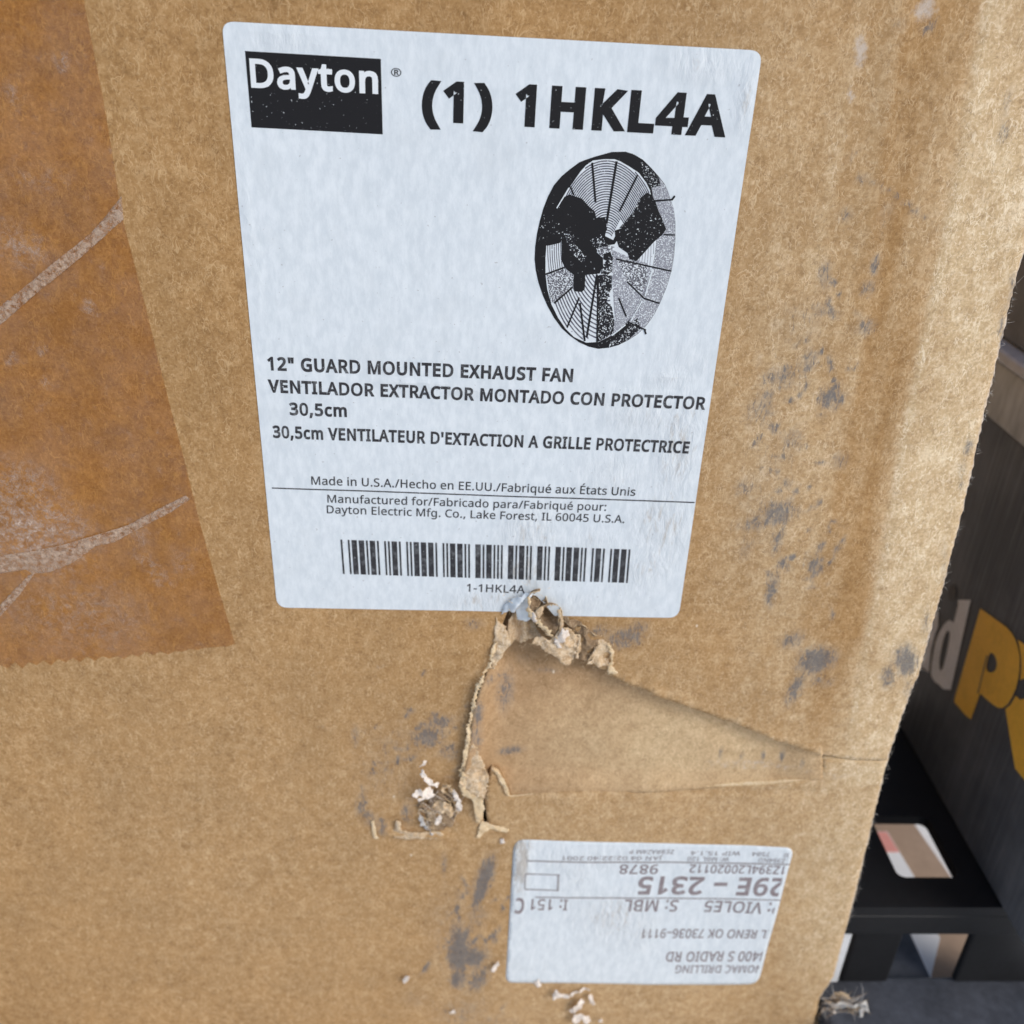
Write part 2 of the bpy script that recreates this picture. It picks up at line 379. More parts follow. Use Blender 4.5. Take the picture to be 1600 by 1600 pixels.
# ------------------------------------------------------------------ glyph outlines (a plain humanist sans, drawn as polygons)
GLYPHS = {}
for ent in '''"327;128,573 112,366 68,366 52,573;275,573 259,366 215,366 199,573|'181;128,573 112,366 68,366 52,573|(241;32,220 35,285 45,348 60,409 83,468 113,522 150,573 217,573 167,493 132,407 111,315 103,221 107,159 116,98 132,38 154,-20 182,-75 216,-127 150,-127 113,-77 83,-24 60,34 45,94 35,156|)241;209,220 205,156 196,94 180,34 158,-24 128,-77 91,-127 25,-127 59,-75 87,-20 108,38 124,98 134,159 137,221 134,283 124,346 108,406 87,465 59,521 24,573 91,573 128,522 158,468 180,409 196,348 205,285|,215;154,84 136,23 111,-42 85,-103 33,-103 49,-38 63,31 73,93 148,93|-258;32,184 32,246 226,246 226,184|.215;58,43 61,69 72,85 88,94 107,97 126,94 142,85 153,69 157,43 153,18 142,2 126,-8 107,-11 88,-8 72,2 61,18|/299;290,573 77,0 8,0 221,573|0459;419,287 409,163 395,112 376,70 349,37 316,12 276,-3 229,-8 170,1 122,27 86,70 60,129 44,201 39,287 44,373 58,446 83,504 119,547 167,573 229,581 287,573 335,547 372,504 399,446 414,373;110,287 113,215 121,156 137,111 159,78 190,59 229,52 268,59 298,78 320,110 336,156 345,215 348,287 345,359 336,417 320,463 298,495 268,515 229,521 190,515 159,495 137,463 121,417 113,359|1459;285,0 216,0 216,400 216,439 217,470 219,499 196,477 169,455 108,405 71,452 226,573 285,573|2459;417,0 38,0 38,59 188,210 261,287 306,353 318,387 322,424 315,466 294,496 261,514 221,520 181,517 147,506 83,466 45,513 94,548 153,572 221,581 270,576 313,562 347,540 372,510 388,472 394,428 389,385 375,344 353,305 324,267 247,185 128,67 128,64 417,64|3459;395,439 392,403 381,372 363,347 340,326 310,311 277,302 277,298 337,283 379,255 405,214 413,163 407,116 390,74 360,40 318,14 263,-3 193,-8 110,-1 36,23 36,89 114,61 194,51 260,59 305,81 331,117 339,164 335,197 320,223 297,242 265,255 226,263 179,265 123,265 123,326 180,326 223,329 259,339 286,356 307,377 319,404 323,434 316,471 295,498 262,516 219,521 164,515 117,498 75,473 39,521 73,544 115,563 163,576 218,581 296,571 352,540 384,495|4459;443,130 359,130 359,0 291,0 291,130 17,130 17,190 286,576 359,576 359,193 443,193;291,374 291,412 293,444 294,474 295,500 292,500 276,468 257,438 86,193 291,193|5459;221,351 275,346 322,331 361,307 389,274 407,232 413,183 407,128 387,81 356,43 314,15 261,-2 199,-8 116,0 51,23 51,90 121,62 200,52 239,55 274,65 302,82 323,106 336,137 341,176 332,225 306,262 262,284 197,292 146,288 99,280 64,302 86,573 373,573 373,508 146,508 132,342 169,348|6459;44,245 51,342 75,433 95,474 121,510 155,539 196,562 246,576 306,581 344,579 377,573 377,513 344,520 308,523 257,518 216,504 183,483 158,454 139,419 127,380 115,291 119,291 150,326 194,350 255,358 302,353 342,338 375,313 400,279 416,236 421,184 415,129 399,82 372,44 336,15 291,-2 239,-8 199,-4 163,7 130,26 101,54 77,89 59,133 48,185;238,51 284,59 320,84 343,125 351,184 344,233 324,271 289,295 241,303 205,299 175,287 150,270 131,248 119,223 115,198 123,146 146,99 185,64 210,55|7459;109,0 344,508 35,508 35,573 419,573 419,518 187,0|8459;229,581 276,577 318,565 352,546 378,519 395,485 400,443 396,411 385,383 346,338 291,303 355,265 381,242 401,216 414,185 419,148 413,104 395,65 367,34 330,11 284,-3 231,-8 174,-3 126,10 89,33 61,63 45,101 39,146 43,183 56,214 75,241 99,264 158,299 107,336 71,383 61,411 58,444 63,485 80,518 107,545 141,565 182,577;108,145 116,107 138,76 176,55 229,48 281,55 319,76 342,108 350,148 346,174 335,197 293,235 229,265 217,270 157,237 121,197 111,173;228,524 188,518 155,502 134,476 127,441 130,414 141,391 179,357 232,330 282,357 317,392 327,414 330,441 323,476 302,502 270,518|9459;417,328 410,231 387,139 366,99 340,63 306,33 265,11 214,-3 154,-8 117,-6 82,0 82,60 115,53 152,50 204,54 245,68 278,90 303,118 322,153 334,192 346,281 341,281 310,247 266,223 204,214 158,219 118,235 85,260 61,294 45,336 40,387 46,443 63,491 90,529 127,557 171,575 223,581 262,577 299,565 332,545 361,518 384,483 402,439 413,388;223,521 178,513 142,488 118,447 110,388 117,339 137,301 171,277 220,269 256,273 286,285 311,303 330,325 342,349 346,374 338,426 315,474 277,508 252,518|:215;58,43 61,69 72,85 88,94 107,97 126,94 142,85 153,69 157,43 153,18 142,2 126,-8 107,-11 88,-8 72,2 61,18;58,387 61,412 72,429 88,438 107,441 126,438 142,429 153,412 157,387 153,362 142,345 126,335 107,332 88,335 72,345 61,362|A513;437,0 368,177 141,177 73,0 0,0 224,575 289,575 512,0;282,415 274,438 263,473 255,500 247,468 238,438 230,415 165,241 346,241|B521;241,573 336,565 404,541 434,515 453,478 459,431 456,399 446,371 431,347 409,328 382,313 350,304 350,300 415,279 441,261 461,236 474,203 478,163 472,115 454,74 425,42 385,19 337,5 279,0 78,0 78,573;256,329 318,335 357,352 377,382 384,423 376,463 351,490 308,506 245,511 150,511 150,329;150,269 150,61 265,61 330,68 371,91 394,125 401,168 398,197 388,221 370,241 344,256 307,266 260,269|C507;323,517 280,513 241,502 206,482 178,456 155,423 139,383 129,337 125,286 131,220 147,164 175,117 213,83 262,62 322,55 394,62 460,78 460,15 393,-2 312,-8 232,1 166,28 115,72 78,131 56,203 49,287 53,349 67,406 89,456 120,499 159,534 206,559 261,575 324,581 409,572 482,547 453,486 394,508|D586;536,292 528,203 501,131 457,74 399,33 325,8 237,0 78,0 78,573 254,573 335,565 404,540 460,501 502,446 528,377;460,289 454,359 435,415 404,457 361,487 308,505 244,511 150,511 150,62 228,62 299,68 357,87 402,119 434,164 454,220|E446;398,0 78,0 78,573 398,573 398,509 150,509 150,330 383,330 383,268 150,268 150,63 398,63|F416;150,0 78,0 78,573 398,573 398,509 150,509 150,306 383,306 383,243 150,243|G584;326,302 524,302 524,22 431,-1 323,-8 241,1 173,28 120,71 81,130 57,202 49,286 58,370 84,442 127,500 186,544 259,571 346,581 437,572 516,547 489,484 421,508 342,517 278,510 225,489 181,455 150,409 131,353 124,286 130,222 146,166 175,119 216,84 270,62 340,55 404,59 452,68 452,238 326,238|H594;516,0 443,0 443,267 150,267 150,0 78,0 78,573 150,573 150,330 443,330 443,573 516,573|I272;239,0 32,0 32,42 99,57 99,515 32,531 32,573 239,573 239,531 172,515 172,57 239,42|J219;-3,-152 -37,-150 -63,-142 -63,-81 -35,-87 -5,-89 33,-81 50,-70 63,-53 71,-29 74,3 74,573 146,573 146,9 141,-42 128,-82 105,-113 75,-135 39,-148|K497;496,0 411,0 209,273 150,222 150,0 78,0 78,573 150,573 150,290 199,345 249,399 403,573 488,573 261,323|L420;78,0 78,573 150,573 150,64 400,64 400,0|M728;330,0 142,502 139,502 142,461 144,407 144,347 144,0 78,0 78,573 184,573 361,103 364,103 544,573 650,573 650,0 578,0 578,352 579,408 581,460 584,501 581,501 390,0|N610;532,0 447,0 141,476 138,476 141,432 143,378 144,320 144,0 78,0 78,573 161,573 467,99 470,99 468,137 466,193 464,249 464,573 532,573|O627;577,287 573,224 561,166 540,116 510,73 473,38 428,13 375,-3 314,-8 251,-3 196,13 151,39 114,73 85,116 65,167 53,224 49,288 56,370 78,442 114,500 166,545 232,572 314,581 393,572 459,545 510,501 547,442 570,370;125,287 130,220 145,163 171,117 207,83 255,62 314,55 373,62 420,83 456,117 481,163 496,220 501,287 490,384 456,457 421,491 373,511 314,518 255,511 207,490 171,457 145,411 130,354|P485;229,573 326,562 393,528 421,495 439,454 444,404 433,336 417,306 395,278 364,255 324,238 275,227 216,223 150,223 150,0 78,0 78,573;223,511 150,511 150,285 208,285 258,288 298,296 330,311 352,334 365,363 370,401 361,449 334,484 289,504|Q627;577,287 573,221 559,160 535,108 503,64 461,30 411,6 548,-136 444,-136 334,-7 324,-8 314,-8 251,-3 196,13 151,39 114,73 85,116 65,167 53,224 49,288 56,370 78,442 114,500 166,545 232,572 314,581 393,572 459,545 510,501 547,442 570,370;125,287 130,220 145,163 171,117 207,83 255,62 314,55 373,62 420,83 456,117 481,163 496,220 501,287 490,384 456,457 421,491 373,511 314,518 255,511 207,490 171,457 145,411 130,354|R499;236,573 301,568 353,555 393,532 422,500 439,460 444,410 440,368 427,334 408,306 385,285 330,257 487,0 403,0 264,237 150,237 150,0 78,0 78,573;232,510 150,510 150,298 236,298 296,304 338,325 362,359 370,407 366,440 355,467 336,486 310,500 275,507|S440;403,153 396,106 378,66 348,35 307,11 257,-3 198,-8 137,-5 83,4 41,19 41,88 113,65 201,55 240,57 273,66 298,79 316,98 327,120 330,147 327,173 318,194 302,213 277,230 196,265 131,294 85,330 57,375 48,435 54,477 71,513 99,542 136,563 180,576 231,581 318,572 389,549 366,487 302,508 229,517 196,515 169,507 148,494 133,478 124,457 121,434 124,407 133,386 149,367 172,351 246,318 332,279 362,255 385,228 398,194|T446;259,0 187,0 187,509 8,509 8,573 437,573 437,509 259,509|U586;513,202 507,146 489,95 459,52 416,20 360,-1 290,-8 225,-2 171,18 128,50 97,93 78,144 72,204 72,573 144,573 144,201 154,139 182,93 228,64 294,55 342,59 379,73 407,96 427,126 438,161 442,202 442,573 513,573|V481;481,573 277,0 204,0 0,573 75,573 204,205 220,160 231,119 241,80 250,119 262,161 277,207 405,573|W746;735,573 583,0 510,0 399,375 389,410 380,443 373,471 370,488 367,471 361,443 352,409 342,373 234,0 161,0 10,573 85,573 174,223 183,186 190,151 196,118 201,87 206,119 213,154 222,191 232,227 333,573 407,573 512,225 523,187 532,151 538,117 544,87 550,129 560,175 572,224 660,573|X470;467,0 385,0 233,249 79,0 3,0 193,298 15,573 95,573 236,348 377,573 453,573 276,300|Z459;427,0 30,0 30,55 332,508 40,508 40,573 419,573 419,518 118,64 427,64|a450;231,437 299,428 347,403 376,358 385,293 385,0 334,0 320,61 317,61 279,22 234,-1 172,-8 136,-5 103,6 75,23 55,48 41,80 37,119 50,176 87,219 152,245 243,257 316,259 316,285 310,330 293,359 265,375 227,380 163,370 106,347 84,400 151,426;252,208 184,200 141,182 118,155 110,119 115,87 132,66 157,53 188,49 238,56 279,79 306,117 315,172 315,210|b493;139,461 138,410 135,373 139,373 161,398 189,419 226,432 272,437 322,431 365,412 401,381 428,338 444,283 449,215 444,147 427,91 400,48 365,17 322,-2 272,-8 226,-3 189,10 161,31 139,55 133,55 119,0 68,0 68,609 139,609;260,379 219,374 188,361 165,339 150,308 142,268 139,217 139,214 145,144 165,93 202,61 261,51 312,61 348,93 369,145 376,216 369,287 348,338 311,368|c385;241,-8 187,-2 139,15 99,45 69,87 50,143 44,213 51,284 71,342 102,385 142,415 191,432 245,438 309,431 358,415 337,356 292,370 244,376 204,371 172,358 148,335 131,303 120,263 117,213 120,166 131,126 148,94 172,71 202,58 240,53 302,60 351,78 351,15 304,-2|d493;221,-8 171,-2 128,17 92,48 65,91 49,146 44,214 49,282 66,338 93,381 128,413 171,432 221,438 280,429 323,407 354,374 359,374 356,405 354,438 354,609 425,609 425,0 368,0 358,58 354,58 323,24 279,1;232,51 290,60 328,88 348,135 355,200 355,213 349,284 329,336 291,369 231,379 181,368 146,334 124,281 117,213 124,144 146,93 181,61|e452;234,438 286,432 329,414 364,385 390,346 406,299 411,244 411,201 117,201 127,137 154,90 197,62 254,52 327,60 392,82 392,20 327,-1 251,-8 194,-2 143,17 101,48 70,91 51,146 44,212 50,277 68,333 96,378 134,411 181,431;233,380 188,372 154,348 130,309 119,257 338,257 335,292 326,322 312,346 292,364 266,376|f276;266,375 158,375 158,0 87,0 87,375 12,375 12,408 87,432 87,457 92,507 104,547 124,577 152,597 186,609 227,613 274,609 310,599 292,544 262,552 228,556 197,550 175,532 162,502 158,458 158,430 266,430|g493;221,438 261,434 297,422 329,402 355,373 359,373 369,430 425,430 425,-7 420,-63 404,-109 378,-146 341,-172 293,-187 233,-192 147,-186 78,-165 78,-100 149,-125 237,-134 286,-126 324,-101 347,-63 355,-13 355,4 356,32 358,57 354,57 329,28 299,8 263,-4 221,-8 170,-2 126,18 91,51 56,121 44,214 56,306 91,377 126,411 169,431;230,379 197,374 169,359 147,336 130,303 120,262 117,213 124,143 146,92 182,60 232,50 288,58 309,69 326,85 349,131 356,197 356,214 353,267 343,309 326,340 302,362 270,374|h496;139,431 138,399 135,370 140,370 174,407 221,429 273,437 321,433 360,421 391,400 413,370 426,330 431,280 431,0 361,0 361,275 355,321 338,353 308,372 265,379 222,374 189,360 166,338 150,308 142,269 139,222 139,0 68,0 68,609 139,609|i207;139,430 139,0 68,0 68,430;104,591 133,580 142,566 145,546 142,526 133,512 104,501 88,504 75,512 66,526 63,546 66,566 75,580 88,588|k428;138,291 137,257 135,221 138,221 152,240 172,264 189,285 326,430 409,430 235,246 421,0 336,0 187,200 138,158 138,0 68,0 68,609 138,609|l207;139,0 68,0 68,609 139,609|m750;540,438 603,429 649,401 676,352 685,280 685,0 615,0 615,277 610,321 594,353 567,372 528,379 474,369 438,342 418,298 411,237 411,0 342,0 342,277 332,333 320,353 303,367 281,376 253,379 215,374 185,360 164,338 150,308 141,269 139,223 139,0 68,0 68,430 125,430 136,371 140,371 173,409 217,431 266,438 312,433 349,420 378,398 398,366 402,366 427,398 461,420 499,433|n496;275,438 343,429 391,401 421,352 431,280 431,0 361,0 361,275 355,321 338,353 308,372 265,379 204,368 166,338 146,289 139,223 139,0 68,0 68,430 125,430 136,371 140,371 175,409 222,431|o485;442,216 438,165 428,121 411,82 388,51 359,25 324,7 285,-4 241,-8 200,-4 163,7 129,25 100,51 77,82 59,121 48,165 44,216 50,282 68,336 97,380 137,412 186,431 244,438 299,431 347,412 387,380 417,336 436,282;117,216 120,169 130,128 147,95 172,71 203,56 243,51 282,56 314,71 339,95 356,128 366,169 369,216 365,263 355,303 338,335 314,359 282,374 242,379 185,368 147,335 124,284|p493;273,438 322,432 365,413 401,383 428,339 444,284 449,216 444,148 427,93 401,49 365,17 322,-2 272,-8 213,1 170,24 139,55 134,55 137,20 139,-16 139,-192 68,-192 68,430 126,430 136,371 139,371 170,405 213,429;260,379 221,374 190,362 167,342 152,313 142,275 139,229 139,216 142,167 150,126 165,93 188,70 220,55 261,51 297,56 326,72 348,98 364,131 373,171 376,217 369,283 348,334 311,367|q493;354,-9 355,25 358,58 354,58 332,32 303,11 266,-3 219,-8 170,-2 128,17 93,48 66,91 49,146 44,214 50,282 67,338 93,381 129,413 172,432 221,438 267,433 304,419 333,397 355,371 358,371 369,430 425,430 425,-192 354,-192;233,51 272,55 304,67 327,87 342,116 352,153 355,199 355,213 348,285 328,337 290,369 231,379 181,368 145,334 124,281 117,213 124,145 146,93 182,61|r331;269,438 295,437 319,433 310,368 287,372 264,374 217,363 176,334 149,289 139,229 139,0 68,0 68,430 126,430 134,351 137,351 170,395 214,426 240,435|s384;348,119 343,80 327,49 302,24 268,6 226,-4 176,-8 99,-1 42,19 42,83 104,60 178,49 224,53 256,66 274,86 280,112 271,141 239,167 174,196 103,228 76,245 57,266 45,292 41,324 52,372 85,408 137,430 202,438 275,430 339,409 315,353 258,372 197,380 159,377 131,366 114,350 108,328 119,298 154,274 219,246 289,215 314,197 333,176 344,150|t290;212,50 245,53 272,59 272,5 240,-4 200,-8 167,-5 138,4 112,20 91,44 78,79 74,125 74,375 13,375 13,409 75,437 103,528 144,528 144,430 269,430 269,375 144,375 144,127 149,93 163,69 185,54|u496;427,430 427,0 370,0 359,57 356,57 321,20 273,-1 220,-8 173,-4 134,8 103,29 81,59 68,99 63,148 63,430 135,430 135,153 141,108 158,76 188,57 230,51 273,55 306,69 330,91 345,121 354,160 357,206 357,430|x424;170,220 22,430 102,430 213,268 322,430 402,430 253,220 410,0 330,0 213,172 94,0 14,0|y409;1,430 76,430 169,185 184,144 196,105 205,68 209,68 224,121 245,186 333,430 409,430 224,-59 188,-130 165,-156 138,-176 106,-188 67,-192 34,-190 9,-186 9,-130 30,-133 56,-135 99,-126 130,-99 152,-59 174,-2|®667;224,111 224,461 326,461 383,455 423,435 445,403 453,358 448,324 434,298 413,279 391,266 484,111 415,111 334,249 285,249 285,111;325,299 353,303 374,315 387,333 391,356 387,380 375,397 354,407 324,410 285,410 285,299;334,-8 272,-3 216,14 165,40 122,75 87,118 61,168 45,225 39,286 45,348 61,404 87,454 122,498 165,533 216,559 272,575 334,581 393,575 448,559 498,533 542,498 578,454 605,404 622,348 628,286 622,225 606,168 580,118 545,75 502,40 451,14 395,-3;334,34 383,39 430,53 472,75 509,105 540,142 563,185 577,233 582,286 578,337 564,384 542,427 512,464 476,495 433,518 386,533 334,538 281,533 233,520 191,497 154,467 125,430 103,387 89,339 84,286 89,236 103,188 125,146 154,108 191,77 233,54 281,39|É446;398,0 78,0 78,573 398,573 398,509 150,509 150,330 383,330 383,268 150,268 150,63 398,63;363,749 342,722 312,688 279,656 249,629 202,629 202,638 228,674 256,717 278,757 363,757|é452;234,438 286,432 329,414 364,385 390,346 406,299 411,244 411,201 117,201 127,137 154,90 197,62 254,52 327,60 392,82 392,20 327,-1 251,-8 194,-2 143,17 101,48 70,91 51,146 44,212 50,277 68,333 96,378 134,411 181,431;233,380 188,372 154,348 130,309 119,257 338,257 335,292 326,322 312,346 292,364 266,376;347,606 326,579 296,546 263,513 233,486 186,486 186,496 212,532 240,575 262,614 347,614|–401;32,184 32,246 369,246 369,184'''.split('|'):
    ch = ent[0]; a, *cs = ent[1:].split(';')
    GLYPHS[ch] = (int(a), [[tuple(map(int, p.split(','))) for p in c.split(' ')] for c in cs if c])
GLYPHS[' '] = (208, [])
CAP = 573.0

def area2(p):
    return sum(p[i - 1][0] * p[i][1] - p[i][0] * p[i - 1][1] for i in range(len(p)))

OUT_SIGN = 1 if area2(GLYPHS['H'][1][0]) > 0 else -1

def embolden(p, d):
    """move a glyph contour outwards by d (mitred)"""
    n = len(p); out = []
    for i in range(n):
        a, b, c = np.array(p[i - 1], float), np.array(p[i], float), np.array(p[(i + 1) % n], float)
        u, v = b - a, c - b
        u /= max(np.linalg.norm(u), 1e-6); v /= max(np.linalg.norm(v), 1e-6)
        n1, n2 = np.array([u[1], -u[0]]) * OUT_SIGN, np.array([v[1], -v[0]]) * OUT_SIGN
        m = n1 + n2; L = max(float(m @ n1), 0.55)
        out.append(tuple(b + m / L * d))
    return out

_gcache = {}
def glyph_mesh(ch, bold):
    if (ch, bold) in _gcache: return _gcache[(ch, bold)]
    adv, cont = GLYPHS.get(ch, GLYPHS[' '])
    loops, pts, edges = [], [], []
    for p in cont:
        q = []
        for v in p:                                               # drop points that sit on top of each other
            if not q or math.hypot(v[0] - q[-1][0], v[1] - q[-1][1]) > 9: q.append(v)
        if len(q) > 3 and math.hypot(q[0][0] - q[-1][0], q[0][1] - q[-1][1]) <= 9: q.pop()
        L = [(x / 1000, y / 1000) for x, y in embolden(q, bold * (1000 if area2(q) * OUT_SIGN > 0 or bold < .02 else 620))]
        o = len(pts); pts += L; loops.append(L); edges += [(o + i, o + (i + 1) % len(L)) for i in range(len(L))]
    if pts:
        v, e, f, *_ = delaunay_2d_cdt([Vector(p) for p in pts], edges, [], 0, 1e-6)
        V = np.array([(p.x, p.y) for p in v]); Fa = np.array([list(t) for t in f])
        cc = V[Fa].mean(1); k = np.zeros(len(Fa), bool)
        for L in loops: k ^= inside(cc[:, 0], cc[:, 1], L)
        r = ([tuple(p) for p in V], [tuple(t) for t in Fa[k]], adv)
    else: r = ([], [], adv)
    _gcache[(ch, bold)] = r
    return r

def text_mesh(s, bold):
    """filled flat mesh of a string, one em high"""
    vs, fs, x = [], [], 0.0
    for ch in s:
        v, f, adv = glyph_mesh(ch, bold); o = len(vs)
        vs += [(x + a, b, 0) for a, b in v]; fs += [tuple(o + i for i in p) for p in f]
        x += adv / 1000 + bold * 1.5
    me = bpy.data.meshes.new('lettering'); me.from_pydata(vs, [], fs)
    return me

def write(s, p0, p1, cap, bold, lift, parent, m, name='printed_text', flip=False, clip=None, D=None):
    """a line of print: ink from photo pixel p0 to p1 along the baseline, capitals `cap` pixels high"""
    me = text_mesh(s, bold)
    n = len(me.vertices); co = np.empty(n * 3, np.float32); me.vertices.foreach_get('co', co); co = co.reshape(-1, 3).astype(float)
    x0, x1 = co[:, 0].min(), co[:, 0].max()
    u = (co[:, 0] - x0) / (x1 - x0); v = (co[:, 1] + bold) / (CAP / 1000 + 2 * bold)
    A, B = P(*p0)[[0, 2]], P(*p1)[[0, 2]]
    d = (B - A) / np.linalg.norm(B - A); up = np.array([-d[1], d[0]])
    mx, my = (p0[0] + p1[0]) / 2, (p0[1] + p1[1]) / 2
    sg = 1 if flip else -1
    h = np.linalg.norm(P(mx, my + sg * cap)[[0, 2]] - P(mx, my)[[0, 2]])
    q = A + np.outer(u, B - A) + np.outer(v, up) * h
    new = np.stack([q[:, 0], q[:, 0] * 0, q[:, 1]], 1)
    new[:, 1] = 0
    me.vertices.foreach_set('co', new.astype(np.float32).ravel()); me.update()
    bm = bmesh.new(); bm.from_mesh(me)
    # cut up finely enough to follow the bowed face
    for ax in (0, 2):
        lo, hi = new[:, ax].min(), new[:, ax].max(); c_ = lo + 0.003
        while c_ < hi - 0.001:
            co_ = Vector((0, 0, 0)); co_[ax] = c_; no_ = Vector((0, 0, 0)); no_[ax] = 1
            bmesh.ops.bisect_plane(bm, geom=bm.verts[:] + bm.edges[:] + bm.faces[:], plane_co=co_, plane_no=no_); c_ += 0.003
    for vv in bm.verts: vv.co.y = -((D or depth_panel)(vv.co.x, vv.co.z) + lift)
    if clip:
        a, b = np.array(clip[0]), np.array(clip[1]); t = b - a
        nrm = Vector((t[1], 0, -t[0])); nrm.normalize()
        if nrm.x < 0: nrm.negate()
        bmesh.ops.bisect_plane(bm, geom=bm.verts[:] + bm.edges[:] + bm.faces[:], plane_co=Vector((a[0], 0, a[1])), plane_no=nrm, clear_outer=True)
    for f in bm.faces:
        if f.normal.y > 0: f.normal_flip()
    bm.to_mesh(me); bm.free()
    return link(name, me, parent, [m])

def print_poly(name, polys, lift, parent, mats, idx=None, D=None, layers=None):
    """flat printed shapes from photo-pixel polygons, one mesh"""
    vs, fs, mi = [], [], []
    for k, poly in enumerate(polys):
        V, F = tri(xz(poly), 0.0025)
        o = len(vs)
        vs += [(x, -((D or depth_panel)(x, z) + lift + (layers[k] if layers else 0) * 5e-6), z) for x, z in V]; fs += (F + o).tolist()
        mi += [idx[k] if idx else 0] * len(F)
    me = bpy.data.meshes.new(name); me.from_pydata(vs, [], fs)
    o = link(name, me, parent, mats)
    me.polygons.foreach_set('material_index', mi)
    return o

def stroke(p, q, w):
    (x0, y0), (x1, y1) = p, q; L = math.hypot(x1 - x0, y1 - y0); nx, ny = -(y1 - y0) / L * w / 2, (x1 - x0) / L * w / 2
    return [(x0 + nx, y0 + ny), (x1 + nx, y1 + ny), (x1 - nx, y1 - ny), (x0 - nx, y0 - ny)]

def round_quad(c, r):
    """pixel quad with rounded corners (one radius per corner)"""
    out = []
    for i in range(4):
        p = np.array(c[i], float); a = np.array(c[i - 1], float) - p; b = np.array(c[(i + 1) % 4], float) - p
        a /= np.linalg.norm(a); b /= np.linalg.norm(b); R = r[i]
        for t in np.linspace(0, 1, 7):
            out.append(tuple(p + a * R * (1 - t) ** 2 + b * R * t ** 2))
    return out


# ------------------------------------------------------------------ ground
def simple(name, col, rough=0.6, spec=0.4, var=0.15, scale=40, bump=0.0, stretch=(1, 1, 1)):
    m, nt, bs = mat(name)
    vec = mapping(nt, node(nt, 'ShaderNodeTexCoord').outputs['Object'], scl=stretch)
    n1 = ntex(nt, vec, scale, 5, 0.62); n2 = ntex(nt, vec, scale * 7, 3, 0.6)
    f = math_(nt, 'ADD', math_(nt, 'MULTIPLY', n1, 0.65), math_(nt, 'MULTIPLY', n2, 0.35))
    c = mixc(nt, rng_(nt, f, 0.3, 0.7), (*[x * (1 - var) for x in col], 1), (*[min(1, x * (1 + var)) for x in col], 1))
    nt.links.new(c, bs.inputs['Base Color']); bs.inputs['Roughness'].default_value = rough; bs.inputs['Specular IOR Level'].default_value = spec
    if bump:
        b = node(nt, 'ShaderNodeBump', None, Strength=bump, Distance=0.001, Height=f); nt.links.new(b.outputs[0], bs.inputs['Normal'])
    return m

m_ground = simple('pale_concrete', (0.78, 0.77, 0.75), 0.85, 0.3, 0.12, 9, 0.3)
bm = bmesh.new(); bmesh.ops.create_grid(bm, x_segments=8, y_segments=8, size=150)
ground = bmobj('ground', bm, None, [m_ground]); ground['kind'] = 'structure'


# ------------------------------------------------------------------ the cardboard box
EDGE = [(1600, 425), (1545, 650), (1500, 832), (1440, 1062), (1389, 1192), (1366, 1290), (1341, 1400), (1323, 1470), (1307, 1530), (1286, 1562), (1277, 1600), (1272, 1640), (1270, 1680)]
EDGE_XZ = xz([(u + 11 - 10 * smooth(900, 1400, v), v) for u, v in EDGE])                        # the corner is rounded: its outline lies inside this line
_ez = np.array([p[1] for p in EDGE_XZ])[::-1]; _ex = np.array([p[0] for p in EDGE_XZ])[::-1]
BOX_TOP, BOX_BOTTOM, BOX_LEFT, BOX_DEPTH = ZS + 0.10, 0.002, -0.30, 0.36

def xedge(z):
    return float(np.interp(z, _ez, _ex))

CREASE = xz([(1520, 100), (1470, 400), (1436, 570), (1390, 800), (1330, 1130), (1318, 1190)])
_cz = np.array([p[1] for p in CREASE])[::-1]; _cx = np.array([p[0] for p in CREASE])[::-1]
RIDGE = xz([(1405, 0), (1370, 290), (1345, 470), (1325, 640)])
_rz = np.array([p[1] for p in RIDGE])[::-1]; _rx = np.array([p[0] for p in RIDGE])[::-1]
HINGE_Z = P(1000, 1237)[2]
LUMP = P(688, 1262)[[0, 2]]

